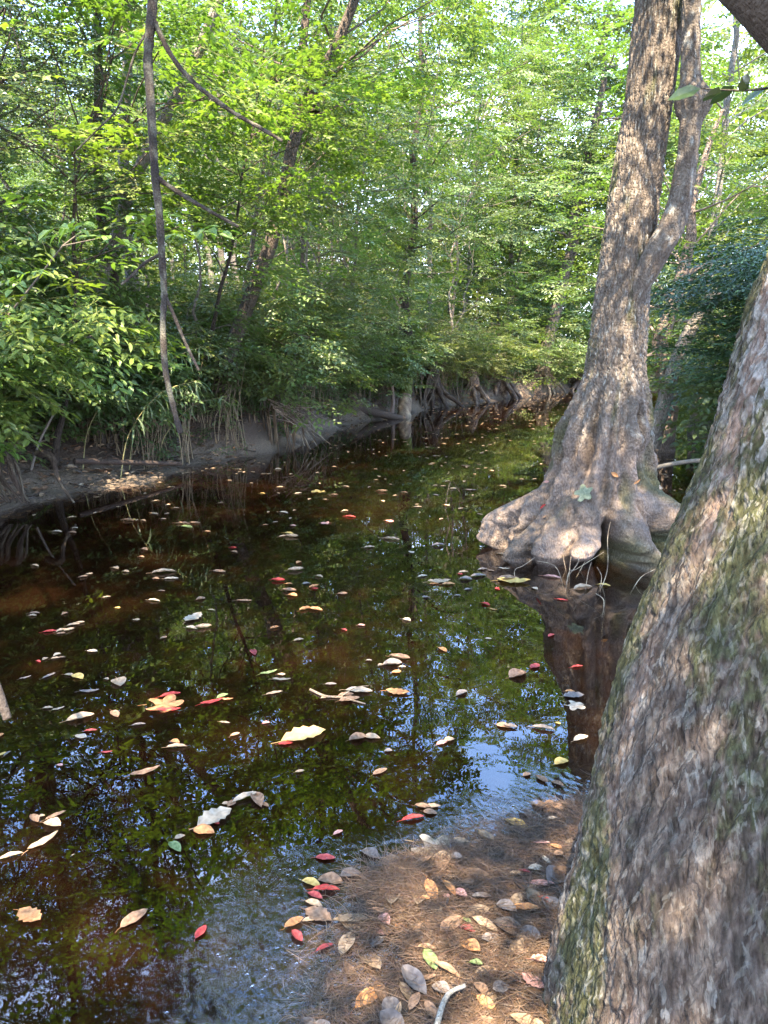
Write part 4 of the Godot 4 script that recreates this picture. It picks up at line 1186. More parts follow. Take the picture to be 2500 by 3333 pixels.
	["small pink oval leaf drifting in open mid creek", "k", "e", [-0.125, -4.037, 0.038, -0.00]],
	["small tan oval leaf drifting mid creek towards the left bank", "t", "e", [-1.704, -4.539, 0.043, 0.47, -1.970, -6.740, 0.045, -0.00]],
	["small tan rounded leaf drifting mid creek towards the left bank", "t", "w", [-1.994, -5.028, 0.047, 0.52, -1.764, -5.084, 0.047, -0.35]],
	["small maroon oval leaf drifting in open mid creek", "m", "e", [-0.216, -3.971, 0.037, -0.73]],
	["small pink rounded leaf floating on the dark water below mid creek", "k", "w", [-0.481, -2.908, 0.027, 0.40]],
	["small brown oval leaf drifted up before the swollen tree's foot", "b", "e", [0.733, -5.115, 0.047, -0.36]],
	["small tan oval leaf drifting in open mid creek", "t", "e", [0.087, -3.474, 0.031, -0.00]],
	["small tan oval leaf drifted up before the swollen tree's foot", "t", "e", [0.861, -5.553, 0.049, -0.61]],
	["small red oval leaf floating on the dark water below mid creek", "r", "e", [-1.687, -3.540, 0.031, -0.55, -0.439, -4.702, 0.038, -0.38]],
	["small brown oval leaf drifting mid creek towards the left bank", "b", "e", [-1.400, -4.662, 0.040, -0.17, -1.775, -5.466, 0.046, -0.41, -1.024, -6.513, 0.043, -0.00]],
	["small pink oval leaf floating on the dark water below mid creek", "k", "e", [-0.479, -2.909, 0.025, 0.35]],
	["small pink rounded leaf floating on the near water across from the fibre mat", "k", "w", [-1.189, -2.583, 0.022, -0.21]],
	["small pale oval leaf drifting in open mid creek", "p", "e", [0.127, -4.125, 0.034, -0.00]],
	["grey oval leaf drifting on the far water below the bank", "g", "e", [0.538, -7.902, 0.065, -0.61]],
	["small red oval leaf floating in the swollen tree's dark reflection", "r", "e", [0.719, -4.696, 0.038, -0.85]],
	["small grey oval leaf floating in the swollen tree's dark reflection", "g", "e", [0.454, -4.568, 0.037, -0.00]],
	["small red rounded leaf floating on the near water across from the fibre mat", "r", "w", [-0.539, -2.228, 0.018, -0.30]],
	["pink rounded leaf floating on the dark water below mid creek", "k", "w", [-0.780, -6.481, 0.052, -0.51]],
	["small red narrow leaf drifting mid creek towards the left bank", "r", "n", [-1.155, -5.741, 0.046, -0.00]],
	["yellow rounded leaf drifting mid creek towards the left bank", "y", "w", [-2.227, -6.706, 0.053, -0.00]],
	["pale rounded leaf drifting on the far water below the bank", "p", "w", [-1.329, -9.619, 0.075, -0.00]],
	["small pale oval leaf floating in the swollen tree's dark reflection", "p", "e", [0.548, -3.839, 0.030, -0.00]],
	["small yellow rounded leaf drifting mid creek towards the left bank", "y", "w", [-1.569, -4.337, 0.032, -0.19]],
	["small yellow rounded leaf floating in the swollen tree's dark reflection", "y", "w", [0.709, -2.905, 0.021, -0.54]],
	["small red rounded leaf drifted up before the swollen tree's foot", "r", "w", [0.723, -4.709, 0.032, 0.71, 0.514, -5.031, 0.034, -0.48]],
	["yellow oval leaf drifting on the far water below the bank", "y", "e", [-1.275, -7.977, 0.052, -0.00]],
]

# ---------------------------------------------------------------- fallen leaves
const LEAF_TONES := {
	"t": [Color(0.26, 0.18, 0.11), Color(0.4, 0.29, 0.19)], "b": [Color(0.15, 0.09, 0.055), Color(0.28, 0.175, 0.11)], "p": [Color(0.28, 0.225, 0.16), Color(0.4, 0.33, 0.245)],
	"g": [Color(0.115, 0.095, 0.085), Color(0.2, 0.17, 0.15)], "o": [Color(0.3, 0.13, 0.055), Color(0.45, 0.24, 0.1)], "r": [Color(0.32, 0.03, 0.03), Color(0.45, 0.08, 0.06)],
	"k": [Color(0.33, 0.16, 0.13), Color(0.46, 0.27, 0.22)], "y": [Color(0.36, 0.24, 0.07), Color(0.5, 0.36, 0.12)], "m": [Color(0.19, 0.03, 0.035), Color(0.3, 0.07, 0.06)],
	"s": [Color(0.14, 0.155, 0.09), Color(0.22, 0.235, 0.15)], "n": [Color(0.1, 0.14, 0.05), Color(0.2, 0.24, 0.1)], "v": [Color(0.42, 0.25, 0.13), Color(0.6, 0.5, 0.16)]}

func fallen_mesh(shape: String, s: int) -> ArrayMesh:
	rng.seed = 900 + s * 31 + shape.hash() % 500
	var g := Geo.new()
	var curl := rnd(0.05, 0.5)
	var arch := rnd(-0.1, 0.16)
	var twist := rnd(-0.25, 0.25)
	var low := 9.0
	if shape == "M":
		# five pointed lobes round the stalk
		var rings := 3
		var n := 40
		var mid := g.add(Vector3(0, 0, 0), Vector3.UP, Vector2(0.5, 0.5), Color.WHITE)
		for q in rings:
			var f := (q + 1.0) / rings
			for k in n:
				var a := TAU * k / n
				var lobe := absf(cos(2.5 * a))
				var rr := lerpf(0.3, lerpf(0.33, 0.55, pow(lobe, 1.4)), smoothstep(0.3, 1.0, f)) * f
				if absf(angle_off(a, PI)) < 0.35:
					rr *= 0.7
				var y := curl * 0.45 * rr * rr * (1.0 + sin(a * 3.0 + s)) + 0.03 * sin(a * 5.0 + s * 2.0) * f
				g.add(Vector3(cos(a) * rr, y, sin(a) * rr), Vector3.UP, Vector2(0.5 + cos(a) * rr, 0.5 + sin(a) * rr), Color.WHITE)
		for k in n:
			g.tri(mid, 1 + k, 1 + (k + 1) % n)
			for q in rings - 1:
				var a := 1 + q * n + k
				var b := 1 + q * n + (k + 1) % n
				g.tri(a, a + n, b)
				g.tri(b, a + n, b + n)
	else:
		var ratio: float = {"e": 0.46, "n": 0.29, "w": 0.66, "O": 0.56}[shape]
		var rows := 11
		var cols := 7
		for i in rows:
			var t := i / (rows - 1.0)
			var w := pow(sin(PI * pow(t, 0.9)), 0.75) * ratio * 0.5
			if i == 0 or i == rows - 1:
				w = 0.004
			elif shape == "O":
				w *= 1.0 + (0.16 if i % 2 == 0 else -0.12)
			for k in cols:
				var u := k / (cols - 1.0) * 2.0 - 1.0
				var y := curl * u * u * w * 1.2 + arch * 4.0 * (t - 0.5) * (t - 0.5) * 0.5 + twist * u * w * (t - 0.5) * 2.0 + absf(u) * 0.02 * (1.0 if k % 2 == 0 else 0.0) + 0.012 * sin(t * 17.0 + u * 3.0 + s)
				low = minf(low, y)
				g.add(Vector3(t - 0.5, y, u * w), Vector3.UP, Vector2(u * 0.5 * ratio + 0.5 + s * 0.37, t), Color.WHITE)
		g.grid(cols, rows)
		for i in g.v.size():
			g.v[i].y -= low
	g.face_normals()
	g.tube(PackedVector3Array([Vector3(-0.48, 0.02, 0), Vector3(-0.6, 0.03, 0.02), Vector3(-0.72, 0.02, rnd(-0.05, 0.08))]), PackedFloat32Array([0.012, 0.01, 0.008]), 4, Color(0.7, 0.6, 0.5), true)
	return g.mesh(null)

func build_fallen() -> void:
	var shapes := {}
	for s in ["e", "n", "w", "O", "M"]:
		shapes[s] = []
		for k in (4 if s != "M" else 3):
			shapes[s].append(fallen_mesh(s, k))
	var skins := {}
	var seed_ := 60
	for key in LEAF_TONES:
		seed_ += 1
		var m := StandardMaterial3D.new()
		var pair: Array = LEAF_TONES[key]
		m.albedo_texture = noise_tex(seed_, 0.025, 4, FastNoiseLite.TYPE_SIMPLEX, (pair[0] as Color).darkened(0.25).linear_to_srgb(), (pair[1] as Color).linear_to_srgb(), 128)
		m.vertex_color_use_as_albedo = true
		m.roughness = 0.62
		m.metallic_specular = 0.28
		m.cull_mode = BaseMaterial3D.CULL_DISABLED
		m.backlight_enabled = true
		m.backlight = Color(0.45, 0.4, 0.3)
		skins[key] = m
	mats.skins = skins
	mats.fallen = shapes
	var kinds := {"t": "tan_leaf", "b": "brown_leaf", "p": "pale_leaf", "g": "grey_leaf", "o": "orange_leaf", "r": "red_leaf", "k": "pink_leaf", "y": "yellow_leaf", "m": "maroon_leaf", "n": "green_leaf", "v": "veined_leaf"}
	rng.seed = 71
	for row in FALLEN:
		var nums: Array = row[3]
		var several := nums.size() > 4
		for k in range(0, nums.size(), 4):
			var x: float = nums[k]
			var z: float = nums[k + 1]
			var list: Array = shapes[row[2]]
			var o := put(kinds[row[1]], list[rng.randi() % list.size()], self)
			o.set_surface_override_material(0, skins[row[1]])
			var long: float = nums[k + 2] * 1.15
			var land := ground_at(x, z)
			var wet := land < 0.002
			var tilt := 0.03 if wet else 0.22
			o.transform = Transform3D((Basis(Vector3.UP, nums[k + 3]) * Basis(Vector3.RIGHT, rnd(-tilt, tilt)) * Basis(Vector3.BACK, rnd(-tilt, tilt))).scaled(Vector3(long, long, long)), Vector3(x, 0.0015 if wet else land + 0.01, z))
			tag(o, row[0], "leaf", (row[0] + " group") if several else "")
	# the many small ones far out
	var places: Array[Transform3D] = []
	var tones := PackedColorArray()
	for k in 620:
		var z := -rnd(6.5, 26.0)
		var a := shore(LEFT_SHORE, z) + 0.15
		var b := shore(RIGHT_SHORE, z) - 0.3
		var x := lerpf(a, minf(b, a + 7.0), pow(rng.randf(), 1.2))
		var s := rnd(0.045, 0.085)
		places.append(Transform3D(Basis(Vector3.UP, rnd(0, TAU)).scaled(Vector3(s, s, s)), Vector3(x, 0.0015, z)))
		tones.append(Color(1, 1, 1))
	var far := scatter("drifting_leaves", with_skin(shapes["e"][1], skins["t"]), self, places, tones)
	tag(far, "scatter of tiny drifting leaves on the far water", "leaves", "", "stuff")

func with_skin(m: ArrayMesh, mat: Material) -> ArrayMesh:
	var c: ArrayMesh = m.duplicate()
	c.surface_set_material(0, mat)
	return c

func build_litter() -> void:
	rng.seed = 81
	var keys := ["b", "t", "b", "g", "o", "p"]
	for kind in keys.size():
		var places: Array[Transform3D] = []
		var tones := PackedColorArray()
		var n: int = [3200, 1600, 2000, 2000, 500, 400][kind]
		while places.size() < n:
			var z := -5.2 - pow(rng.randf(), 1.5) * 20.0
			var d := 0.12 + pow(rng.randf(), 1.3) * 4.2
			var x := shore(LEFT_SHORE, z) - d
			if rng.randf() < 0.2:
				x = shore(RIGHT_SHORE, z) + d
			if d < 0.5 and rng.randf() < 0.5:
				continue
			var h := ground_at(x, z)
			if h < 0.015:
				continue
			var s := rnd(0.05, 0.12)
			places.append(Transform3D((Basis(Vector3.UP, rnd(0, TAU)) * Basis(Vector3.RIGHT, rnd(-0.5, 0.5)) * Basis(Vector3.BACK, rnd(-0.4, 0.4))).scaled(Vector3(s, s, s)), Vector3(x, h + 0.008, z)))
			var j := rnd(0.6, 1.3)
			tones.append(Color(j, j, j))
		var sh: String = ["e", "w", "O", "e", "n", "e"][kind]
		var o := scatter("leaf_litter", with_skin(mats.fallen[sh][kind % 3], mats.skins[keys[kind]]), self, places, tones)
		tag(o, "dead leaves strewn over the sandy left bank", "leaves", "", "stuff")

func build_twig_litter() -> void:
	rng.seed = 83
	for w in 3:
		var g := Geo.new()
		rough_tube(g, PackedVector3Array([Vector3(-0.5, 0, 0), Vector3(-0.15, 0.03, 0.05), Vector3(0.2, 0.01, -0.04), Vector3(0.5, 0.03, 0.03 * w)]), 0.016, 0.007, Color(1, 1, 1), 0.15, 3, 5)
		rough_tube(g, PackedVector3Array([Vector3(0.05, 0.02, 0), Vector3(0.2, 0.06, 0.12), Vector3(0.35, 0.06, 0.2)]), 0.008, 0.004, Color(1, 1, 1), 0.15, 3, 5)
		var places: Array[Transform3D] = []
		var tones := PackedColorArray()
		while places.size() < 130:
			var z := -5.5 - rng.randf() * 12.0
			var x := shore(LEFT_SHORE, z) - 0.1 - rng.randf() * 2.6
			var s := rnd(0.15, 0.6)
			places.append(Transform3D((Basis(Vector3.UP, rnd(0, TAU)) * Basis(Vector3.BACK, rnd(-0.2, 0.3))).scaled(Vector3(s, s, s)), Vector3(x, ground_at(x, z) + 0.015, z)))
			tones.append(Color(0.2, 0.16, 0.125) * rnd(0.35, 1.2))
		tag(scatter("twig_litter", g.mesh(mats.twig), self, places, tones), "broken twigs strewn over the left bank", "twigs", "", "stuff")

# ---------------------------------------------------------------- the fibre mat and its foam
func build_mat() -> void:
	rng.seed = 91
	var tufts: Array[ArrayMesh] = []
	var m := StandardMaterial3D.new()
	m.vertex_color_use_as_albedo = true
	m.roughness = 0.38
	m.metallic_specular = 0.5
	for t in 4:
		var g := Geo.new()
		for k in 26:
			var p := Vector3(rnd(-0.05, 0.05), rnd(0.0, 0.006), rnd(-0.05, 0.05))
			var a := rnd(0, TAU)
			var turn := rnd(-1.2, 1.2)
			var pts := PackedVector3Array()
			var step := rnd(0.008, 0.02)
			for i in 6:
				pts.append(p)
				p += Vector3(cos(a) * step, rnd(-0.003, 0.005), sin(a) * step)
				a += turn * 0.5 + rnd(-0.3, 0.3)
			var j := rnd(0.55, 1.3)
			g.tube(pts, tapered(6, 0.0008, 0.0004), 3, Color(j, j * rnd(0.85, 1.0), j * rnd(0.75, 1.0)), false)
		tufts.append(g.mesh(m))
	for t in 4:
		var places: Array[Transform3D] = []
		var tones := PackedColorArray()
		while places.size() < 330:
			var z := rnd(-2.5, -0.9)
			var x := shore(RIGHT_SHORE, z) + rnd(-0.03, 1.0)
			var h := ground_at(x, z)
			if h < -0.014 or x > 1.3:
				continue
			var patch := coarse.get_noise_2d(x * 160.0, z * 160.0)
			if patch < rnd(-0.35, 0.25):
				continue
			places.append(Transform3D(Basis(Vector3.UP, rnd(0, TAU)).scaled(Vector3.ONE * rnd(0.7, 1.3)), Vector3(x, maxf(h, -0.006) + 0.001, z)))
			tones.append(Color(0.16, 0.1, 0.06).lerp(Color(0.06, 0.04, 0.027), clampf(rng.randf() - patch * 0.8, 0.0, 1.0)))
		tag(scatter("fibre_mat", tufts[t], self, places, tones), "matted orange-brown root fibres at the water edge", "fibres", "", "stuff")
	# sodden leaves half sunk in the mat
	for kind in ["b", "g", "t"]:
		var places: Array[Transform3D] = []
		var tones := PackedColorArray()
		while places.size() < 60:
			var z := rnd(-2.45, -1.0)
			var x := shore(RIGHT_SHORE, z) + rnd(-0.12, 0.8)
			var h := ground_at(x, z)
			if h < -0.02 or x > 1.2:
				continue
			var s := rnd(0.05, 0.1)
			places.append(Transform3D((Basis(Vector3.UP, rnd(0, TAU)) * Basis(Vector3.RIGHT, rnd(-0.3, 0.3)) * Basis(Vector3.BACK, rnd(-0.3, 0.3))).scaled(Vector3(s, s, s)), Vector3(x, maxf(h, -0.004) + 0.005, z)))
			var j := rnd(0.5, 0.9)
			tones.append(Color(j, j, j))
		tag(scatter("sodden_leaves", with_skin(mats.fallen[{"b": "e", "g": "w", "t": "e"}[kind]][1], mats.skins[kind]), self, places, tones), "dark sodden leaves sunk in the fibre mat", "leaves", "", "stuff")
	# foam: rafts of small clear bubbles held against the mat
	var bubble := Geo.new()
	for i in 5:
		for k in 11:
			var a := TAU * k / 10.0
			var b := PI * 0.5 * i / 4.0
			var d := Vector3(cos(a) * cos(b), sin(b) * 0.55, sin(a) * cos(b))
			bubble.add(d, d, Vector2.ZERO, Color.WHITE)
	bubble.grid(11, 5)
	var film := StandardMaterial3D.new()
	film.transparency = BaseMaterial3D.TRANSPARENCY_ALPHA
	film.albedo_color = Color(0.75, 0.75, 0.72, 0.06)
	film.roughness = 0.02
	film.metallic_specular = 0.5
	film.cull_mode = BaseMaterial3D.CULL_DISABLED
	var bm := bubble.mesh(film)
	var spots: Array[Transform3D] = []
	var plain := PackedColorArray()
	var tries := 0
	while spots.size() < 260 and tries < 60000:
		tries += 1
		var z := rnd(-2.5, -1.35)
		var x := shore(RIGHT_SHORE, z) + rnd(-0.34, 0.2)
		var h := ground_at(x, z)
		if h > 0.004:
			continue
		if coarse.get_noise_2d(x * 130.0 + 700.0, z * 130.0) < rnd(-0.1, 0.3):
			continue
		var s := rnd(0.0015, 0.0045)
		spots.append(Transform3D(Basis().scaled(Vector3(s, s, s)), Vector3(x, 0.0005, z)))
		plain.append(Color.WHITE)
	tag(scatter("foam", bm, self, spots, plain), "clear bubbles of foam along the edge of the fibre mat", "foam", "", "stuff")

# ---------------------------------------------------------------- sticks, hanging branch, twigs
func stick(called: String, label: String, pts: PackedVector3Array, r0: float, r1: float, col: Color, mat: Material, cat := "stick") -> MeshInstance3D:
	var g := Geo.new()
	var base := pts[0]
	var rel := PackedVector3Array()
	for p in pts:
		rel.append(p - base)
	g.tube(smoothed(rel, 4), tapered((pts.size() - 1) * 4 + 1, r0, r1), 8, col)
	var o := put(called, g.mesh(mat), self, base)
	tag(o, label, cat)
	return o

func smoothed(pts: PackedVector3Array, steps: int) -> PackedVector3Array:
	var out := PackedVector3Array()
	for i in pts.size() - 1:
		var a := pts[maxi(i - 1, 0)]
		var d := pts[mini(i + 2, pts.size() - 1)]
		for k in steps:
			out.append(pts[i].cubic_interpolate(pts[i + 1], a, d, float(k) / steps))
	out.append(pts[pts.size() - 1])
	return out

func rough_tube(g: Geo, pts: PackedVector3Array, r0: float, r1: float, col: Color, bumpy := 0.18, steps := 8, sides := 9) -> void:
	var sm := smoothed(pts, steps)
	var rad := PackedFloat32Array()
	for i in sm.size():
		rad.append(lerpf(r0, r1, i / (sm.size() - 1.0)) * (1.0 + rnd(-bumpy, bumpy)))
	var first := g.c.size()
	g.tube(sm, rad, sides, col)
	for i in range(first, g.c.size()):
		var q := g.v[i]
		var k := 0.75 + 0.7 * clampf(fine.get_noise_3d(q.x * 60.0, q.y * 60.0, q.z * 60.0) + 0.3, 0.0, 1.0)
		var spot := smoothstep(0.12, 0.25, fine.get_noise_3d(q.x * 150.0 + 9.0, q.y * 110.0, q.z * 150.0))
		g.c[i] = Color(col.r * k, col.g * k, col.b * k).lerp(Color(col.r * 2.0 + 0.04, col.g * 2.1 + 0.05, col.b * 1.9 + 0.04), spot * 0.7)

func build_sticks() -> void:
	rng.seed = 111
	var o := thing("hanging_branch", Vector3(-0.75, 5.6, -3.3), "dead lichen-spotted branch hanging down into view before the left bank", "branch")
	var off := o.position
	var main := PackedVector3Array([Vector3(-0.75, 5.6, -3.3), Vector3(-0.72, 4.4, -3.15), Vector3(-0.76, 3.4, -3.0), Vector3(-0.77, 2.886, -2.953), Vector3(-0.777, 2.643, -2.901), Vector3(-0.793, 2.46, -2.862), Vector3(-0.788, 2.369, -2.843), Vector3(-0.777, 2.186, -2.804), Vector3(-0.769, 2.064, -2.778), Vector3(-0.754, 1.927, -2.749), Vector3(-0.746, 1.79, -2.72), Vector3(-0.738, 1.669, -2.694), Vector3(-0.743, 1.577, -2.675), Vector3(-0.734, 1.425, -2.642), Vector3(-0.707, 1.303, -2.616), Vector3(-0.684, 1.22, -2.599)])
	var arms := [
		PackedVector3Array([Vector3(-0.773, 2.574, -2.886), Vector3(-0.715, 2.46, -2.862), Vector3(-0.637, 2.369, -2.843), Vector3(-0.513, 2.277, -2.823), Vector3(-0.419, 2.224, -2.812), Vector3(-0.342, 2.179, -2.802)]),
		PackedVector3Array([Vector3(-0.762, 2.057, -2.776), Vector3(-0.668, 1.996, -2.763), Vector3(-0.575, 1.943, -2.752), Vector3(-0.489, 1.897, -2.742)]),
		PackedVector3Array([Vector3(-0.738, 1.676, -2.696), Vector3(-0.707, 1.608, -2.681), Vector3(-0.668, 1.516, -2.662), Vector3(-0.622, 1.425, -2.642)]),
		PackedVector3Array([Vector3(-0.754, 1.806, -2.723), Vector3(-0.808, 1.775, -2.717), Vector3(-0.855, 1.73, -2.707), Vector3(-0.883, 1.707, -2.702)]),
		PackedVector3Array([Vector3(-0.79, 2.551, -2.882), Vector3(-0.839, 2.46, -2.862), Vector3(-0.894, 2.293, -2.827), Vector3(-0.948, 2.232, -2.814), Vector3(-1.042, 2.14, -2.794)])]
	for i in main.size():
		main[i] -= off
	var g := Geo.new()
	rough_tube(g, main, 0.02, 0.0085, Color(0.062, 0.052, 0.043), 0.12)
	put("stem", g.mesh(mats.twig), o)
	var thick := [0.0095, 0.0085, 0.007, 0.006, 0.004]
	for k in arms.size():
		var pts: PackedVector3Array = arms[k]
		for i in pts.size():
			pts[i] -= off
		var b := Geo.new()
		rough_tube(b, pts, thick[k], thick[k] * 0.6, Color(0.06, 0.048, 0.04), 0.15)
		put("side_branch", b.mesh(mats.twig), o)
	stick("white_stick", "short whitish stick lying on the fibre mat at the near edge", PackedVector3Array([Vector3(0.115, 0.035, -1.43), Vector3(0.135, 0.04, -1.49), Vector3(0.155, 0.042, -1.52), Vector3(0.19, 0.04, -1.54)]), 0.007, 0.0045, Color(0.36, 0.34, 0.29), mats.twig)
	var fl := stick("floating_twig", "forked twig floating among leaves in open mid creek", PackedVector3Array([Vector3(-0.33, 0.004, -3.22), Vector3(-0.26, 0.006, -3.15), Vector3(-0.19, 0.005, -3.14), Vector3(-0.14, 0.006, -3.11), Vector3(-0.08, 0.003, -3.08)]), 0.006, 0.003, Color(0.3, 0.23, 0.16), mats.twig, "twig")
	var fork := Geo.new()
	rough_tube(fork, PackedVector3Array([Vector3(0.14, 0.002, 0.08), Vector3(0.2, 0.008, 0.0), Vector3(0.26, 0.004, -0.03)]), 0.003, 0.0015, Color(0.3, 0.23, 0.16))
	put("side_twig", fork.mesh(mats.twig), fl)
	stick("hanging_twig", "blurred bare twig tip hanging in at the left edge over the near water", PackedVector3Array([Vector3(-2.9, 5.4, -2.2), Vector3(-2.35, 4.3, -2.15), Vector3(-1.75, 3.2, -1.75), Vector3(-1.42, 2.3, -1.7), Vector3(-1.05, 1.75, -1.38), Vector3(-0.8, 1.2, -1.3), Vector3(-0.66, 1.0, -1.2), Vector3(-0.612, 0.91, -1.16)]), 0.011, 0.007, Color(0.11, 0.09, 0.07), mats.twig, "twig")
	stick("pale_stick", "straight pale stick lying across the dark gap behind the swollen tree", PackedVector3Array([Vector3(2.5, 0.36, -7.3), Vector3(2.9, 0.46, -7.2), Vector3(3.6, 0.5, -7.1), Vector3(4.6, 0.6, -7.2)]), 0.022, 0.016, Color(0.2, 0.18, 0.145), mats.twig)
	# twigs standing in the water before the swollen foot
	var t := thing("twig_bundle", Vector3(1.25, 0, -4.9), "bare pale twigs sticking out of the water before the swollen foot", "twigs")
	var twigs := [
		[[0.880, -0.06, -4.958], [0.873, 0.045, -4.970], [0.928, 0.073, -4.982], [1.009, 0.129, -4.994]], [[1.177, -0.06, -4.804], [1.198, 0.082, -4.816], [1.245, 0.094, -4.828], [1.422, 0.207, -4.840]],
		[[1.273, -0.06, -5.151], [1.240, 0.080, -5.163], [1.248, 0.134, -5.175]], [[1.261, -0.06, -5.067], [1.268, 0.078, -5.079], [1.283, 0.148, -5.091]], [[1.322, -0.06, -5.123], [1.385, 0.063, -5.135], [1.440, 0.134, -5.147]],
		[[1.292, -0.06, -4.754], [1.306, 0.074, -4.766], [1.327, 0.155, -4.778]], [[1.373, -0.06, -4.754], [1.418, 0.050, -4.766], [1.434, 0.147, -4.778], [1.426, 0.312, -4.790], [1.441, 0.415, -4.802]],
		[[1.373, -0.06, -4.754], [1.396, 0.058, -4.766], [1.365, 0.124, -4.778]], [[1.589, -0.06, -4.779], [1.656, 0.051, -4.791], [1.746, 0.101, -4.803]], [[1.291, -0.06, -4.347], [1.298, 0.039, -4.359], [1.252, 0.078, -4.371]],
		[[1.19, -0.06, -4.9], [1.15, 0.06, -4.92], [1.1, 0.1, -4.94], [1.02, 0.11, -4.97]], [[1.2, 0.06, -4.82], [1.26, 0.14, -4.84], [1.25, 0.2, -4.86]]]
	for w in twigs:
		var pts := PackedVector3Array()
		for q in w:
			pts.append(Vector3(q[0], q[1], q[2]) - t.position)
		var b := Geo.new()
		rough_tube(b, pts, 0.0036, 0.0016, Color(0.3, 0.24, 0.175), 0.1, 4, 6)
		put("twig", b.mesh(mats.twig), t)
	# the leafy twig that hangs into the upper corner
	var lb := thing("leafy_branch", Vector3(1.66, 2.35, -2.5), "dark-leaved branch tip reaching in from the upper right", "branch")
	var st := Geo.new()
	rough_tube(st, PackedVector3Array([Vector3.ZERO, Vector3(-0.35, -0.08, 0.05), Vector3(-0.6, -0.13, 0.09), Vector3(-0.76, -0.13, 0.1)]), 0.005, 0.002, Color(0.09, 0.075, 0.06))
	rough_tube(st, PackedVector3Array([Vector3(-0.3, -0.07, 0.04), Vector3(-0.42, 0.08, 0.06), Vector3(-0.56, 0.19, 0.08)]), 0.003, 0.0015, Color(0.09, 0.075, 0.06))
	put("twig", st.mesh(mats.twig), lb)
	var blade := Geo.new()
	blade.smooth = false
	blade.leaf(Vector3.ZERO, Vector3.RIGHT, Vector3.UP, 1.0, 0.5, 0.1, 0.12, Color(0.04, 0.07, 0.025), 1)
	var bm := blade.mesh(mats.gloss)
	for q in [[-0.76, -0.13, 0.1, 2.9, 0.09], [-0.7, -0.14, 0.1, 3.6, 0.085], [-0.66, -0.12, 0.09, 2.2, 0.08], [-0.62, -0.13, 0.09, 4.0, 0.09], [-0.56, -0.12, 0.08, 2.4, 0.085], [-0.5, -0.1, 0.07, 4.2, 0.085], [-0.44, -0.1, 0.06, 2.0, 0.09], [-0.38, -0.08, 0.05, 4.3, 0.08], [-0.56, 0.19, 0.08, 3.1, 0.1], [-0.5, 0.15, 0.07, 3.9, 0.09], [-0.45, 0.11, 0.06, 2.2, 0.09]]:
		var lf := put("leaf", bm, lb)
		var s: float = q[4]
		lf.transform = Transform3D((Basis(Vector3.UP, q[3]) * Basis(Vector3.BACK, rnd(-0.5, 0.2)) * Basis(Vector3.RIGHT, rnd(0.3, 1.1) * (1.0 if rng.randf() < 0.5 else -1.0))).scaled(Vector3(s, s, s)), Vector3(q[0], q[1], q[2]))

# ---------------------------------------------------------------- the banks
func cane(label: String, at: Vector3, tall: float, lean: Vector3, n: int, s: int) -> void:
	rng.seed = 130 + s
	var foot := Vector3(at.x, ground_at(at.x, at.z), at.z)
	var o := thing("cane", foot, label, "cane")
	var pts := PackedVector3Array([Vector3.ZERO, Vector3(0, tall * 0.5, 0) + lean * 0.15, Vector3(0, tall * 0.9, 0) + lean * 0.55, Vector3(0, tall, 0) + lean])
	var g := Geo.new()
	rough_tube(g, pts, 0.007, 0.003, Color(0.3, 0.27, 0.13), 0.05)
	put("stalk", g.mesh(mats.twig), o)
	var sm := smoothed(pts, 6)
	var meshes: Array[ArrayMesh] = []
	for k in 3:
		var b := Geo.new()
		b.smooth = false
		var c := Color(0.19, 0.24, 0.13).lerp(Color(0.1, 0.15, 0.06), k * 0.45)
		for q in 5:
			pass
		var m0 := -1
		for i in 7:
			var t := i / 6.0
			var w := 0.052 * pow(sin(PI * lerpf(0.12, 1.0, t)), 0.7)
			var p := Vector3(t, 0.16 * t - (0.55 + 0.1 * k) * t * t, 0)
			var a := b.add(p + Vector3(0, 0.02, w), Vector3.UP, Vector2(0, t), c)
			b.add(p, Vector3.UP, Vector2(0.5, t), c)
			b.add(p + Vector3(0, 0.02, -w), Vector3.UP, Vector2(1, t), c)
			if m0 >= 0:
				for e in 2:
					b.tri(m0 + e, a + e, m0 + e + 1)
					b.tri(m0 + e + 1, a + e, a + e + 1)
			m0 = a
		meshes.append(b.mesh(mats.leaf))
	for k in n:
		var i := sm.size() - 1 - (k * (sm.size() * 2 / 3)) / n
		var lf := put("leaf", meshes[rng.randi() % 3], o)
		var long := rnd(0.14, 0.24)
		var yaw := atan2(-lean.z, lean.x) + rnd(-1.5, 1.5)
		lf.transform = Transform3D((Basis(Vector3.UP, yaw) * Basis(Vector3.BACK, rnd(-0.9, 0.25)) * Basis(Vector3.RIGHT, rnd(-0.6, 0.6))).scaled(Vector3(long, long, long)), sm[i])

func root_flare(label: String, at: Vector3, tall: float, wide: float, n: int, col: Color, s: int) -> void:
	rng.seed = 150 + s
	var o := thing("root_buttress", at, label, "roots")
	var stump := Geo.new()
	rough_tube(stump, PackedVector3Array([Vector3(0, -0.3, 0), Vector3(0, 0.2, 0), Vector3(0.02, tall * 0.6, 0), Vector3(-0.05, tall, -0.05)]), wide * 0.5, wide * 0.22, col, 0.08, 5, 14)
	put("stump", stump.mesh(mats.bark), o)
	for k in n:
		var a := TAU * k / n + rnd(-0.3, 0.3)
		var reach := wide * rnd(0.8, 1.6)
		var g := Geo.new()
		var d := Vector3(cos(a), 0, sin(a))
		rough_tube(g, PackedVector3Array([Vector3(0, tall * rnd(0.45, 0.75), 0), d * reach * 0.35 + Vector3(0, tall * rnd(0.28, 0.42), 0), d * reach * 0.7 + Vector3(0, tall * 0.12, 0), d * reach + Vector3(0, -0.15, 0)]), wide * 0.17, wide * 0.06, col, 0.15, 4, 8)
		put("root", g.mesh(mats.bark), o)

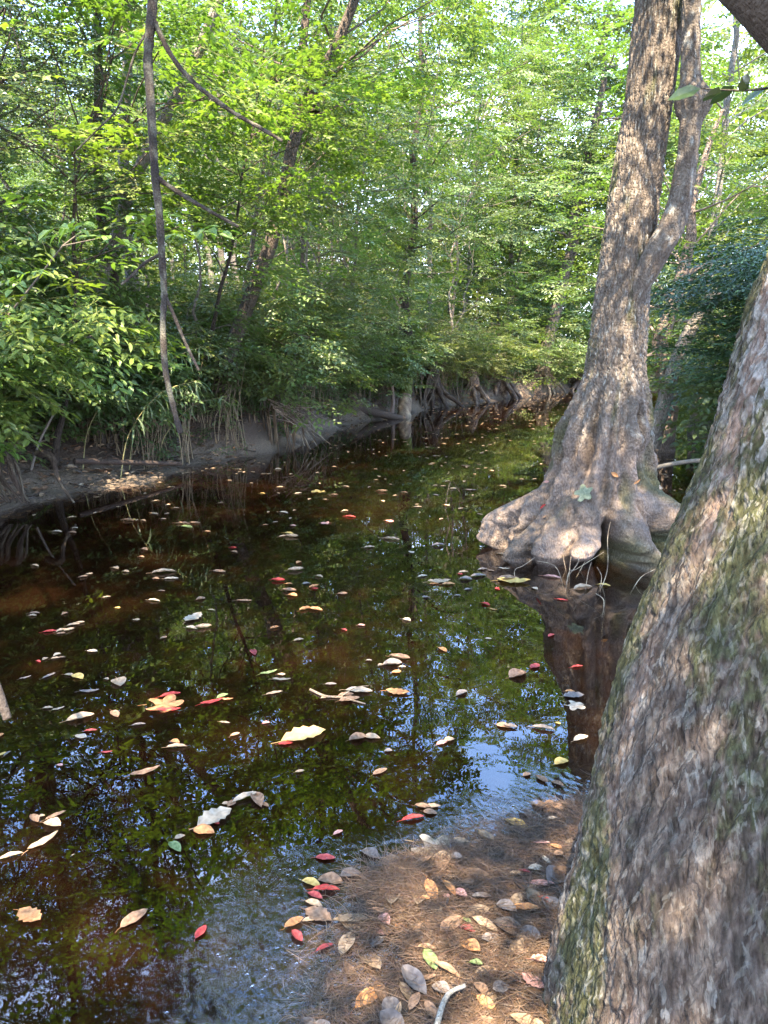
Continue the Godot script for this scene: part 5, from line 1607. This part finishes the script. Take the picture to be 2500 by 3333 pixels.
func build_banks() -> void:
	cane("arching cane with grey-green leaves beside the tip of the hanging branch", Vector3(-3.0, 0, -8.7), 1.0, Vector3(0.95, 0.1, 0.15), 34, 1)
	cane("smaller cane drooping just left of the larger arching one", Vector3(-3.5, 0, -8.9), 0.85, Vector3(0.6, 0.05, 0.1), 20, 2)
	cane("cane with dry narrow leaves above the arching one", Vector3(-3.1, 0, -9.3), 1.35, Vector3(1.0, 0.15, 0.1), 20, 3)
	cane("low cane at the foot of the bank shrubs", Vector3(-2.9, 0, -9.8), 0.8, Vector3(0.9, 0.1, 0.1), 18, 4)
	root_flare("dark root buttress nearest the mossy log on the far bank", Vector3(1.25, 0, -20.3), 1.1, 0.6, 9, Color(0.11, 0.085, 0.07), 1)
	root_flare("pale fluted root buttress in the middle of the far bank", Vector3(2.5, 0, -22.2), 0.9, 0.55, 9, Color(0.28, 0.21, 0.17), 2)
	root_flare("shaggy sunlit root buttress under the far bank's bushes", Vector3(3.5, 0, -23.6), 1.3, 0.6, 10, Color(0.2, 0.15, 0.125), 3)
	root_flare("spreading roots at the foot of the thick leaning far tree", Vector3(5.4, 0.1, -26.7), 1.2, 0.6, 8, Color(0.24, 0.2, 0.16), 4)
	root_flare("low tangle of roots at the far bend", Vector3(7.2, 0, -28.6), 0.6, 0.7, 10, Color(0.17, 0.13, 0.11), 5)
	# the mossy log that leans into the water
	rng.seed = 170
	var lg := thing("mossy_log", Vector3(0.45, 0, -17.2), "mossy broken log leaning from the bank into the water", "log")
	var a := Geo.new()
	rough_tube(a, PackedVector3Array([Vector3(-0.05, -0.3, 0.15), Vector3(0.0, 0.1, -0.05), Vector3(0.03, 0.45, -0.25)]), 0.17, 0.135, Color(0.27, 0.21, 0.16), 0.1, 6, 14)
	put("bare_end", a.mesh(mats.old_bark), lg)
	var b := Geo.new()
	rough_tube(b, PackedVector3Array([Vector3(0.03, 0.44, -0.25), Vector3(0.07, 0.8, -0.5), Vector3(0.12, 1.25, -0.9)]), 0.138, 0.12, Color(0.12, 0.135, 0.04), 0.08, 6, 14)
	put("mossy_end", b.mesh(mats.old_bark), lg)
	var snag := stick("broken_snag", "thin broken snag standing against the mossy log", PackedVector3Array([Vector3(0.15, -0.1, -17.1), Vector3(0.2, 0.35, -17.2), Vector3(0.17, 0.8, -17.3), Vector3(0.2, 1.15, -17.35)]), 0.06, 0.015, Color(0.32, 0.25, 0.21), mats.old_bark, "snag")
	stick("driftwood", "dark driftwood trunk lying along the bank before the mossy log", PackedVector3Array([Vector3(-1.3, 0.4, -16.3), Vector3(-0.6, 0.24, -16.5), Vector3(0.0, 0.1, -16.6), Vector3(0.4, 0.0, -16.7)]), 0.13, 0.06, Color(0.15, 0.12, 0.1), mats.old_bark, "log")
	stick("leaning_snag", "pale broken trunk leaning in the bright wood right of the swollen tree", PackedVector3Array([Vector3(3.55, 0.2, -10.2), Vector3(3.75, 1.2, -10.2), Vector3(3.95, 1.75, -10.2), Vector3(4.25, 2.2, -10.1)]), 0.1, 0.075, Color(0.42, 0.37, 0.31), mats.bark, "snag")
	stick("bank_log", "thin dark log lying on the sandy left bank", PackedVector3Array([Vector3(-3.35, 0.3, -8.3), Vector3(-2.9, 0.22, -8.75), Vector3(-2.45, 0.13, -9.25)]), 0.035, 0.025, Color(0.09, 0.07, 0.055), mats.old_bark, "log")
	stick("leaning_stick", "grey stick propped slantwise on the left bank", PackedVector3Array([Vector3(-3.55, 0.3, -7.7), Vector3(-3.45, 0.6, -7.75), Vector3(-3.25, 0.95, -7.8)]), 0.014, 0.01, Color(0.24, 0.21, 0.18), mats.twig)
	# roots bared by the undercut bank
	var ro := thing("bared_roots", Vector3(-1.75, 0.45, -11.9), "curtain of bared roots hanging from the undercut bank", "roots")
	for k in 26:
		var g := Geo.new()
		var x := rnd(-0.5, 0.6)
		var z := 0.25 + rnd(-0.15, 0.2) - x * 0.6
		rough_tube(g, PackedVector3Array([Vector3(x, rnd(0.1, 0.25), z - 0.3), Vector3(x + 0.06, rnd(-0.05, 0.1), z - 0.05), Vector3(x + 0.1, -0.25, z + 0.05), Vector3(x + rnd(0.05, 0.22), -0.5, z + 0.12)]), rnd(0.01, 0.024), 0.006, Color(0.2, 0.14, 0.095) * rnd(0.5, 1.1), 0.15, 4, 6)
		put("root", g.mesh(mats.twig), ro)
	var br := thing("dead_brush", Vector3(-1.45, 0.55, -11.7), "dry grey brush slumped down the undercut bank", "brush")
	for k in 30:
		var g := Geo.new()
		var d := Vector3(rnd(0.2, 0.7), rnd(-0.6, 0.15), rnd(-0.1, 0.35))
		rough_tube(g, PackedVector3Array([Vector3(-0.25 + rnd(-0.1, 0.3), rnd(-0.1, 0.3), 0), d * 0.5 + Vector3(0, rnd(0, 0.12), 0), d]), rnd(0.005, 0.012), 0.002, Color(0.36, 0.29, 0.24) * rnd(0.6, 1.1), 0.1, 4, 5)
		put("twig", g.mesh(mats.twig), br)
	# roots poking from the near left bank
	var nr := thing("bank_roots", Vector3(-3.5, 0.2, -7.2), "knot of dark roots at the foot of the sunlit left shrub", "roots")
	for k in 12:
		var g := Geo.new()
		var x := rnd(-0.5, 0.45)
		rough_tube(g, PackedVector3Array([Vector3(x - 0.2, 0.32, -0.1), Vector3(x, 0.3 + rnd(-0.05, 0.06), 0.05), Vector3(x + 0.08, 0.1, 0.12), Vector3(x + rnd(0.1, 0.3), -0.1, 0.2)]), rnd(0.018, 0.04), 0.01, Color(0.085, 0.065, 0.05), 0.2, 4, 8)
		put("root", g.mesh(mats.old_bark), nr)


func _ready() -> void:
	rng.seed = 7
	var cam := Camera3D.new()
	cam.name = "camera"
	cam.position = Vector3(0, 1.5, 0)
	cam.rotation_degrees = Vector3(-12, 0, 0)
	cam.fov = 67
	cam.near = 0.05
	cam.far = 400
	add_child(cam)
	var env := Environment.new()
	env.background_mode = Environment.BG_SKY
	var sky := Sky.new()
	var air := ProceduralSkyMaterial.new()
	air.sky_top_color = lin(0.22, 0.43, 0.9)
	air.sky_horizon_color = lin(0.9, 0.92, 0.95)
	air.sky_curve = 0.12
	air.ground_horizon_color = lin(0.3, 0.3, 0.25)
	air.ground_bottom_color = lin(0.1, 0.09, 0.07)
	air.sun_angle_max = 12
	air.sky_cover = noise_tex(31, 0.006, 4, FastNoiseLite.TYPE_SIMPLEX_SMOOTH, Color(1, 1, 1, 0), Color(1, 1, 1, 0.6), 1024, -1, Color(1, 1, 1, 0.03))
	sky.sky_material = air
	env.sky = sky
	env.background_energy_multiplier = 1.0
	env.tonemap_mode = Environment.TONE_MAPPER_LINEAR
	env.tonemap_exposure = EXPO
	if HAZE > 0.0:
		env.fog_enabled = true
		env.fog_density = HAZE
		env.fog_light_color = Color(0.93, 0.97, 0.9)
	env.volumetric_fog_enabled = true
	env.volumetric_fog_density = 0.0
	env.sdfgi_enabled = true
	env.ssao_enabled = true
	env.ssil_enabled = true
	var we := WorldEnvironment.new()
	we.name = "environment"
	we.environment = env
	add_child(we)
	var sun := DirectionalLight3D.new()
	sun.name = "sun"
	sun.light_energy = 1.6
	sun.light_color = Color(1.0, 0.93, 0.82)
	sun.light_angular_distance = 0.5
	sun.shadow_enabled = true
	add_child(sun)
	sun.look_at_from_position(Vector3.ZERO, -SUN, Vector3.FORWARD)
	coarse.seed = 2
	coarse.frequency = 0.02
	coarse.fractal_octaves = 3
	fine.seed = 4
	fine.frequency = 0.12
	fine.fractal_octaves = 3
	ridge.seed = 8
	ridge.frequency = 0.05
	ridge.fractal_type = FastNoiseLite.FRACTAL_RIDGED
	ridge.fractal_octaves = 3
	cells.seed = 12
	cells.noise_type = FastNoiseLite.TYPE_CELLULAR
	cells.cellular_return_type = FastNoiseLite.RETURN_DISTANCE2_SUB
	cells.frequency = 0.05
	cells.fractal_type = FastNoiseLite.FRACTAL_NONE
	make_materials()
	build_ground()
	build_water()
	for kind in ["oak", "fine", "laurel", "maple", "holly", "far"]:
		sprays[kind] = [make_spray(kind, 0), make_spray(kind, 1), make_spray(kind, 2)]
	build_swollen_tree()
	build_near_tree()
	build_forest()
	build_shrubs()
	build_banks()
	build_sticks()
	build_fallen()
	build_foot_leaves()
	build_litter()
	build_twig_litter()
	build_mat()
